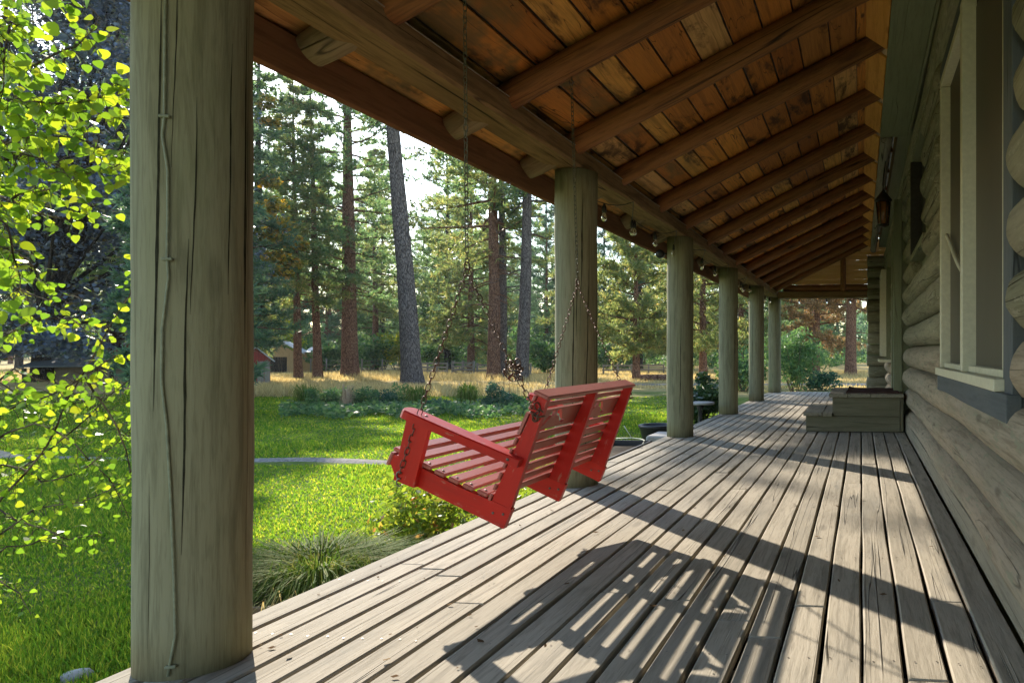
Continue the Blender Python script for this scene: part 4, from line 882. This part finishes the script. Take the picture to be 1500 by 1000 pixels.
# ------------------------------------------------------------------ plants by the porch and in the flower bed
b = MB(); bx_, by_ = -2.93, 3.42; bp = thing('barrel_planter', 'old wooden half barrel planter sunk beside the deck edge', 'planter', (bx_, by_, G))
for j in range(16):
    w0, w1 = 2 * PI * j / 16 + .012, 2 * PI * (j + 1) / 16 - .012; hh = random.uniform(-.012, .012)
    vs = []
    for (r0_, r1_) in ((.30, .33), (.275, .305)):
        for w_ in (w0, w1):
            vs += [(bx_ + r0_ * math.cos(w_), by_ + r0_ * math.sin(w_), G - .02), (bx_ + r1_ * math.cos(w_), by_ + r1_ * math.sin(w_), -.17 + hh)]
    b._add(vs, [(0, 2, 3, 1), (4, 5, 7, 6), (1, 3, 7, 5), (0, 1, 5, 4), (2, 6, 7, 3)], [(p[2], math.cos(w0) * .3, math.sin(w0) * .3) for p in vs])
b.build('staves', M['barrel'], bp)
b = MB(); b.lathe((bx_, by_, -.26), [(.323, 0), (.331, 0), (.333, .03), (.325, .03)], 24); b.build('hoop', M['bolt'], bp)
b = MB(); b.lathe((bx_, by_, -.22), [(.29, 0), (.29, .01), (.1, .02)], 20); b.build('soil', M['soil'], bp)
tussock('shaggy green and straw grass clump spilling out of the half barrel', (bx_ - .02, by_ + .22), .40, .19, M['longgrass'], 2800, 41, z0=-.24, w=.0025)
tussock('arching grass clump at the deck edge between barrel and yellow green shrub', (-2.95, 4.05), .34, .19, M['longgrass'], 1700, 42, w=.0028)
tussock('straw coloured dry grass hanging beside the nearest post', (-2.72, 2.95), .24, .30, M['drygrass'], 420, 43, w=.0025)
shrub('yellow green shrub with a few reddish tips at the deck edge under the swing', (-3.08, 4.62), .46, .66, M['shrub'], .06, 2400, 44, aspect=.42, up=.1, clumps=26)
shrub('low leafy shrub at the deck edge just past the yellow green one', (-2.85, 6.0), .34, .42, M['shrub'], .06, 700, 45, aspect=.45)
tag(soup('weeds', blades(np.stack([-2.45 - .55 * np.random.RandomState(1).rand(5000), 2.4 + 10 * np.random.RandomState(2).rand(5000), np.full(5000, G)], 1), .17, .005, np.random.RandomState(3), .8), 3, M['longgrass']), 'untidy longer grass along the foot of the deck', 'grass', kind='stuff')
pt = thing('trough_planter', 'black rectangular planter trough with a knotted white cord beside the deck', 'planter', (-2.72, 7.5, G))
b = MB(); b.box(-2.98, -2.46, 6.7, 6.73, G, .0, 'x'); b.box(-2.98, -2.46, 8.25, 8.28, G, .0, 'x'); b.box(-2.98, -2.95, 6.733, 8.247, G, -.003); b.box(-2.49, -2.46, 6.733, 8.247, G, -.003); b.build('trough', M['planter'], pt)
b = MB(); b.box(-2.948, -2.492, 6.74, 8.24, -.12, -.06); b.build('soil', M['soil'], pt)
b = MB(); b.tube([(-2.9, 8.26, .02), (-2.7, 8.24, .03), (-2.58, 8.2, .025), (-2.50, 8.1, .02), (-2.47, 7.95, .01), (-2.455, 7.9, -.06)], .006, 5); b.tube([(-2.7, 8.24, .03), (-2.75, 8.25, .10), (-2.80, 8.26, .17)], .005, 5); b.build('cord', M['cream'], pt)
b = MB(); b.lathe((-2.93, 10.1, G), [(.12, 0), (.2, .2), (.25, .40), (.27, .42), (.27, .45), (.23, .45), (.20, .38)], 20); tag(b.build('bowl_planter', M['black']), 'dark round bowl planter on the lawn left of the third post', 'planter')
b = MB(); b.box(-2.75, -2.46, 8.95, 9.5, G, -.03, bev=.02); tag(b.build('stone_block', M['stone']), 'grey stone block beside the deck near the third post', 'stone')
ps = thing('pedestal_table', 'small pedestal table with pale top on a black leg by the hedge', 'table', (-2.62, 11.5, G))
b = MB(); b.lathe((-2.62, 11.5, .19), [(.22, 0), (.245, .015), (.24, .035), (.2, .04)], 14); b.build('table_top', M['stone'], ps)
b = MB(); b.lathe((-2.62, 11.5, G), [(.14, 0), (.12, .03), (.035, .06), (.035, .55), (.08, .64)], 12); b.build('leg', M['black'], ps)
shrub('dense dark green rounded hedge bush between the third and fourth posts', (-3.25, 14.6), .62, 1.0, M['hedge'], .085, 5200, 46, name='hedge_bush', clumps=30)
shrub('tall feathery green juniper seen past the last porch post', far(1165, 27), 1.25, 2.5, M['bush'], .20, 4200, 47, name='juniper', aspect=.22, up=-.1, clumps=34)
shrub('low grey green shrub in front of the gravel drive', far(1205, 28), .9, .8, M['bluebush'], .12, 1300, 48)
shrub('green shrub standing behind the fifth post', far(1090, 27), 1.1, 1.5, M['bush'], .14, 2000, 49)
bed = [(470, 18.2, .42, .62, 'leafy green flower bed clump at the left end of the bed', 'bush'), (492, 18.8, .45, .68, 'tall green clump beside the dry pink seed plume', 'bush'), (530, 18.4, .45, .60, 'green clump right of the dry pink seed plume', 'bush'),
       (556, 19.0, .42, .55, 'bluish green clump in the middle of the flower bed', 'bluebush'), (585, 19.4, .5, .60, 'ragged green clump below the leaning grey pine', 'bush'), (727, 18.0, .45, .80, 'upright dark leaved shrub in the bed left of the swing back', 'bluebush'), (752, 18.6, .35, .40, 'small bushy plant right of the upright dark shrub', 'bush'), (640, 18.2, .40, .34, 'low green clump left of the upright dark shrub', 'bluebush')]
for i, (px, d, rx, rz, lb, mt) in enumerate(bed):
    shrub(lb, far(px, d), rx, rz, M[mt], .10, 900, 60 + i, name='perennial', cat='plant', aspect=.35, up=.0)
t = far(508, 18.0); tussock('dry pinkish seed plume standing in the flower bed', t, .16, .62, M['seed'], 110, 71, name='seed_plume', cat='plant', w=.006)
for i, (px, lb) in enumerate(((450, 'fine grass tuft at the left tip of the flower bed'), (612, 'spiky grass tuft under the leaning grey pine'), (685, 'thin weedy stalks in the bed left of the twin pines'))):
    tussock(lb, far(px, 18.8 + i * .4), .3, .55, M['longgrass'], 420, 75 + i, w=.008)
rs = np.random.RandomState(9); N = 4200; _p = 410 + 390 * rs.rand(N); q = np.array([far(p, d) for p, d in zip(_p, 17.6 + .5 * np.sin(_p * .06) + .9 * rs.normal(size=N).clip(-1.5, 1.5))]); P = np.concatenate([q, (G + .05 + .20 * rs.rand(N, 1) ** 1.5)], 1)
tag(soup('ground_cover', leaves(P, .12, rs, 1.2, .6), 4, M['bush']), 'low leafy green ground cover edging the flower bed', 'ground cover', kind='stuff')
sk = far(742, 18.2); stk = thing('plant_stake', 'thin rusty wire plant support standing among the bed plants', 'stake', (sk[0], sk[1], G))
b = MB()
for dx in (-.07, .07): b.tube([(sk[0] + dx, sk[1], G - .05), (sk[0] + dx, sk[1], G + 1.15)], .007, 5)
for z_ in (.5, .8, 1.1): b.tube([(sk[0] - .08, sk[1], G + z_), (sk[0] + .08, sk[1], G + z_)], .006, 5)
b.build('wires', M['chain'], stk)
# meadow edge bushes
us = [(482, 54, 1.6, 2.4, 'bush', 'dark green bush by the right side of the red brown trunk, low'), (540, 56, 2.0, 2.6, 'bush', 'rounded green bush behind the wire fence right of the red brown trunk'), (582, 58, 1.5, 3.4, 'yellowbush', 'bright yellow green bush left of the leaning grey pine'), (560, 62, 1.4, 2.6, 'yellowbush', 'paler lime bush behind the wire fence'),
      (803, 50, 1.6, 2.3, 'bush', 'fresh green bush left of the second porch post'), (648, 60, 1.7, 2.4, 'bush', 'dark bush behind the grey rails right of the leaning pine'), (415, 62, 2.2, 4.0, 'yellowbush', 'light green tree sized bush behind the barn roof'), (905, 58, 2.0, 2.4, 'bush', 'shadowy bush right of the second post'), (120, 48, 1.8, 2.4, 'bluebush', 'blue green bush behind the low tin roof')]
for i, (px, d, rx, rz, mt, lb) in enumerate(us): shrub(lb, far(px, d), rx, rz, M[mt], .24, 1700, 90 + i, clumps=22)
# ------------------------------------------------------------------ grass
rs = np.random.RandomState(17)
N = 330000; d = 1.6 * np.exp(rs.rand(N) * math.log(24 / 1.6)); px = -120 + 1180 * rs.rand(N); a = (px - CX) / F; x_ = (a * math.cos(YAW) - math.sin(YAW)) * d; y_ = (a * math.sin(YAW) + math.cos(YAW)) * d
pth = np.abs(y_ - (9.0 + .15 * np.sin(x_))) < .2
ok = (x_ < -2.47) & (y_ > .8) & ~(pth & (x_ > -10.5) & (x_ < -4.2)) & (np.hypot(x_ - bx_, y_ - by_) > .36)
x_, y_, d = x_[ok], y_[ok], d[ok]
P = np.stack([x_, y_, np.array([gz(p, q) for p, q in zip(x_, y_)]) - .005], 1)
hgt = (.028 + .035 * np.clip(np.sin(x_ * 1.3 + 2 * np.sin(y_ * .9)) * .5 + .4, 0, 1))[:, None]
tag(soup('lawn_grass', blades(P, hgt, (.0016 + .0011 * d)[:, None], rs, .7), 3, M['grass']), 'sunlit mown lawn grass in front of the porch', 'grass', kind='stuff')
N = 90000; d = 24 + 34 * rs.rand(N) ** 1.1; px = -100 + 1400 * rs.rand(N); a = (px - CX) / F; x_ = (a * math.cos(YAW) - math.sin(YAW)) * d; y_ = (a * math.sin(YAW) + math.cos(YAW)) * d
patch = np.sin(x_ * .21 + 1.3 * np.sin(y_ * .17)) + .6 * np.sin(y_ * .43 + x_ * .11); ok = (np.abs(y_ - 33) > 1.6) | (x_ < -24); ok &= (d > 29) | (patch > .5); x_, y_, patch = x_[ok], y_[ok], patch[ok]
P = np.stack([x_, y_, np.array([gz(p, q) for p, q in zip(x_, y_)]) - .01], 1)
tag(soup('meadow_grass', blades(P, (.15 + .15 * np.clip(patch, 0, 1.4))[:, None], .016, rs, .6), 3, M['drygrass']), 'tall dry golden meadow grass below the pines', 'grass', kind='stuff')
# ------------------------------------------------------------------ outbuildings, fence, stumps
def house_box(name, label, cat, px0, px1, d, wall_h, ridge, depth, wm, rm, face, gable_left=True):
    """gabled outbuilding: gable end at px0, long side running to px1"""
def P3(a, q, z): return o0 + ex * a + ey * q + Z * z
def slab(b, pts, th, tint=None):
    pts = [Vector(p) for p in pts]; nn_ = (pts[1] - pts[0]).cross(pts[2] - pts[0]).normalized(); vs = pts + [p + nn_ * th for p in pts]; m_ = len(pts)
    gs = [((v_ - pts[0]).z, (v_ - pts[0]).dot((pts[1] - pts[0]).normalized()), 0) for v_ in vs]
    b._add(vs, [tuple(range(m_ - 1, -1, -1)), tuple(range(m_, 2 * m_))] + [(i, (i + 1) % m_, (i + 1) % m_ + m_, i + m_) for i in range(m_)], gs, tint)
def gabled(name, label, cat, pxa, pxb, d, eave, ridge, depth, trims):
    """hut with its gable end towards the porch"""
    global o0, ex, ey
    pa, pb = far(pxa, d), far(pxb, d); o0 = Vector((pa[0], pa[1], gz(*pa) - .06)); ey = Vector((pb[0], pb[1], 0)).normalized(); ex = Vector((ey.y, -ey.x, 0)); W = abs((Vector((pb[0], pb[1], 0)) - Vector((pa[0], pa[1], 0))).dot(ex)); t = thing(name, label, cat, tuple(o0))
    for q in (0, depth): b = MB(); slab(b, [P3(0, q, 0), P3(W, q, 0), P3(W, q, eave), P3(W / 2, q, ridge), P3(0, q, eave)], .06); b.build('wall', M['redwood'], t)
    for a in (.0, W + .06): b = MB(); slab(b, [P3(a - .06, .01, 0), P3(a - .06, depth - .07, 0), P3(a - .06, depth - .07, eave - .03), P3(a - .06, .01, eave - .03)], -.05); b.build('wall', M['redwood'], t)
    sl_ = (ridge - eave) / (W / 2)
    for sg in (0, 1):
        b = MB(); e_ = [P3(-.15, -.15, eave - .15 * sl_ + .03), P3(W / 2 - .004, -.15, ridge + .03), P3(W / 2 - .004, depth + .1, ridge + .03), P3(-.15, depth + .1, eave - .15 * sl_ + .03)] if not sg else [P3(W / 2 + .004, -.15, ridge + .03), P3(W + .15, -.15, eave - .15 * sl_ + .03), P3(W + .15, depth + .1, eave - .15 * sl_ + .03), P3(W / 2 + .004, depth + .1, ridge + .03)]
        slab(b, e_, .04); b.build('roof', M['tin'], t)
    for nm, mt, x0_, x1_, z1_ in trims:
        b = MB(); slab(b, [P3(x0_ * W, -.065, 0), P3(x1_ * W, -.065, 0), P3(x1_ * W, -.065, z1_), P3(x0_ * W, -.065, z1_)], .04); b.build(nm, M[mt], t)
    return t
gabled('red_shed', 'small weathered shed with red gable and grey plank door just right of the nearest post', 'shed', 352, 396, 31.5, 1.12, 1.62, 2.2, [('door', 'fence', .56, .78, 1.05), ('plank_wall', 'fence', .80, .99, 1.05)])
gabled('red_barn', 'low red barn with a white corner post, behind the aspen leaves', 'barn', 146, 232, 33.5, 1.15, 2.0, 3.0, [('white_post', 'cream', .36, .41, 1.1)])
ex = Vector((math.cos(.55), math.sin(.55), 0)); ey = Vector((-ex.y, ex.x, 0))
cf = far(112, 29.5); cz = gz(*cf)
lt = thing('lean_to', 'low slanting grey tin roof on short posts left of the red shed', 'lean-to', (cf[0], cf[1], cz))
b = MB(); c_ = Vector((cf[0], cf[1], cz)); q0 = [c_ + ex * a + ey * e + Z * z for a, e, z in ((-1.5, -.7, .62), (1.4, -.7, .62), (1.5, .9, .95), (-1.3, .9, .95))]; slab(b, q0, .05); b.build('roof', M['grey_board'], lt)
for a, e in ((-1.35, -.6), (1.3, -.6), (-1.2, .8), (1.35, .8)):
    b = MB(); q = c_ + ex * a + ey * e; b.box(q.x - .05, q.x + .05, q.y - .05, q.y + .05, cz - .05, cz + (.60 if e < 0 else .90), 'z'); b.build('post', M['bark_dark'], lt)
b = MB(); slab(b, [c_ + ex * -1.3 + ey * .7, c_ + ex * 1.3 + ey * .7, c_ + ex * 1.3 + ey * .7 + Z * .85, c_ + ex * -1.3 + ey * .7 + Z * .85], .06); b.build('wall', M['fence'], lt)
# barn
p0 = far(388, 52); p1 = far(470, 53.5); o0 = Vector((p0[0], p0[1], G - .05)); ex = Vector((p1[0] - p0[0], p1[1] - p0[1], 0)); LL = ex.length; ex.normalize(); ey = Vector((-ex.y, ex.x, 0))
bn = thing('tan_barn', 'small tan plank barn with a bright tin roof behind two slim pines', 'barn', tuple(o0))
b = MB(); gw = 1.9
slab(b, [P3(0, 0, 0), P3(gw, 0, 0), P3(gw, 0, 1.45), P3(gw / 2, 0, 2.25), P3(0, 0, 1.5)], .1); slab(b, [P3(gw + .01, .3, 0), P3(LL, .3, 0), P3(LL, .3, 1.55), P3(gw + .01, .3, 1.55)], .1); slab(b, [P3(LL, .3, 0), P3(LL, 3, 0), P3(LL, 3, 1.5), P3(LL, .3, 1.5)], .1); b.build('wall', M['barnwood'], bn)
b = MB(); slab(b, [P3(-.25, -.15, 1.33), P3(gw / 2, -.15, 2.30), P3(gw / 2, 3.5, 2.30), P3(-.25, 3.5, 1.33)], .06); slab(b, [P3(gw / 2 + .01, -.15, 2.30), P3(gw + .5, -.15, 1.40), P3(gw + .5, 3.5, 1.40), P3(gw / 2 + .01, 3.5, 2.30)], .06); slab(b, [P3(gw + .51, .0, 1.52), P3(LL + .2, .0, 1.52), P3(LL + .2, 3.2, 1.9), P3(gw + .51, 3.2, 1.9)], .06); b.build('roof', M['tin'], bn)
b = MB(); slab(b, [P3(.35, -.06, 0), P3(1.35, -.06, 0), P3(1.35, -.06, 1.2), P3(.35, -.06, 1.2)], .04); b.build('door', M['bark_dark'], bn)
# fence of rails with a plank gate
def fence(name, label, pxs, d0, d1, top, rails, w, mat, cat='fence', wire=False):
    t0 = far(pxs[0], d0); f = thing(name, label, cat, (t0[0], t0[1], G)); ps_ = []
    for i, px in enumerate(pxs):
        d = d0 + (d1 - d0) * i / max(1, len(pxs) - 1); x_, y_ = far(px, d); ps_.append((x_, y_)); b = MB(); b.tube([(x_, y_, gz(x_, y_) - .1), (x_ + .01, y_, G + top + .08)], w, 7); b.build('post', mat, f)
    for z_ in rails:
        b = MB()
        for (a, c) in zip(ps_, ps_[1:]):
            if wire: b.tube([(a[0], a[1], G + z_), (c[0], c[1], G + z_)], .012, 4)
            else:
                m_ = Vector(((a[0] + c[0]) / 2, (a[1] + c[1]) / 2 - .06, G + z_)); dd = Vector((c[0] - a[0], c[1] - a[1], random.uniform(-.03, .03))); b.obox(m_, dd, Z, dd.cross(Z), dd.length + .1, .11, .035)
        b.build('wire' if wire else 'rail', mat, f)
    return f
fence('wire_fence', 'grey post and wire fence crossing the dry meadow left of the leaning pine', [455, 478, 502, 530, 560, 590], 52, 50, .95, (.3, .6, .9), .05, M['fence'], wire=True)
fence('rail_fence', 'weathered grey rail fence running right from the leaning grey pine', [598, 612, 626, 640, 655], 49, 47.5, .75, (.25, .5, .75), .06, M['fence'])
fence('rail_fence', 'short weathered grey rail fence between the gate and the twin pines', [699, 715, 735, 757, 777], 46.5, 45, .72, (.32, .68), .065, M['fence'])
fence('rail_fence', 'low grey rail fence in the meadow right of the second post', [884, 905, 925, 950, 972], 48, 50, .62, (.3, .6), .06, M['fence'])
gt = fence('plank_gate', 'grey plank gate with a diagonal brace left of the twin pines', [663, 678, 694], 47.2, 46.6, .85, (.15, .36, .57, .80), .085, M['fence'], 'gate')
a_, c_ = far(664, 47.0), far(692, 46.5); b = MB(); m_ = Vector(((a_[0] + c_[0]) / 2, (a_[1] + c_[1]) / 2 - .12, G + .48)); dd = Vector((c_[0] - a_[0], c_[1] - a_[1], .62)); b.obox(m_, dd, Z, dd.cross(Z), dd.length, .10, .03); b.build('brace', M['fence'], gt)
for i, (px, wd) in enumerate(((945, .30), (958, .26), (970, .28))):
    x_, y_ = far(px, 38); b = MB(); b.tube([(x_ - wd, y_, gz(x_, y_) + .17), (x_ + wd * .7, y_ + .05, gz(x_, y_) + .17)], .17, 12, rough=.05); tag(b.build('log_round', M['bark_red']), ('short brown log lying in the dry grass, left of three', 'short brown log lying in the dry grass, middle of three', 'short brown log lying in the dry grass, right of three')[i], 'log')
b = MB(); x_, y_ = -3.58, 2.93; b.lathe((x_, y_, G - .02), [(.05, 0), (.066, .02), (.05, .045), (.015, .055)], 10); tag(b.build('stone', M['stone']), 'pale round stone lying on the lawn left of the nearest post', 'stone')
# ------------------------------------------------------------------ light
EL, AZ = math.radians(28), math.radians(44.5)      # sun ahead and to the left
wd = bpy.data.worlds.new('World'); sc.world = wd; wd.use_nodes = True; nt = wd.node_tree; bg = nt.nodes['Background']
sk_ = nt.nodes.new('ShaderNodeTexSky'); sk_.sky_type = 'NISHITA'; sk_.sun_disc = False; sk_.sun_elevation = EL; sk_.sun_rotation = -AZ; sk_.air_density = 1.2; sk_.dust_density = .4; sk_.ozone_density = 1.5
nt.links.new(sk_.outputs[0], bg.inputs[0]); bg.inputs[1].default_value = .135
sd_ = bpy.data.lights.new('sun', 'SUN'); so_ = bpy.data.objects.new('sun', sd_); C.objects.link(so_); sd_.energy = 3.15; sd_.angle = math.radians(.5); sd_.color = (1, .90, .76)
so_.rotation_euler = Vector((math.sin(AZ) * math.cos(EL), -math.cos(AZ) * math.cos(EL), -math.sin(EL))).to_track_quat('-Z', 'Y').to_euler()
hz = MB(); X0, X1, Y0h, Y1h, Z0, Z1 = -260, 120, -40, 230, -2.2, 34
hz.v = [(x, y, z) for z in (Z0, Z1) for y in (Y0h, Y1h) for x in (X0, X1)]; hz.f = [(0, 2, 3, 1), (4, 5, 7, 6), (0, 1, 5, 4), (2, 6, 7, 3), (0, 4, 6, 2), (1, 3, 7, 5)]; hz.m = [0] * 6; hz.sm = [False] * 6; hz.g = [(0, 0, 0)] * 8; hz.t = [0] * 8
hm = NT('haze'); pv_ = hm.n('ShaderNodeVolumePrincipled'); pv_.inputs['Color'].default_value = (.86, .92, 1, 1); pv_.inputs['Density'].default_value = HAZE; pv_.inputs['Anisotropy'].default_value = .35; hm.l(pv_.outputs[0], hm.out.inputs['Volume'])
tag(hz.build('haze', hm.m), 'thin bright morning haze in the air between the pines', 'haze', kind='stuff')
vs_ = sc.view_settings; vs_.view_transform = 'Standard'; vs_.look = 'None'; vs_.exposure = 1.82; vs_.gamma = 1; vs_.use_curve_mapping = False
cy = sc.cycles; cy.max_bounces = 10; cy.diffuse_bounces = 6; cy.transmission_bounces = 6; cy.transparent_max_bounces = 8; cy.use_denoising = True; cy.denoiser = 'OPENIMAGEDENOISE'; cy.sample_clamp_indirect = 6
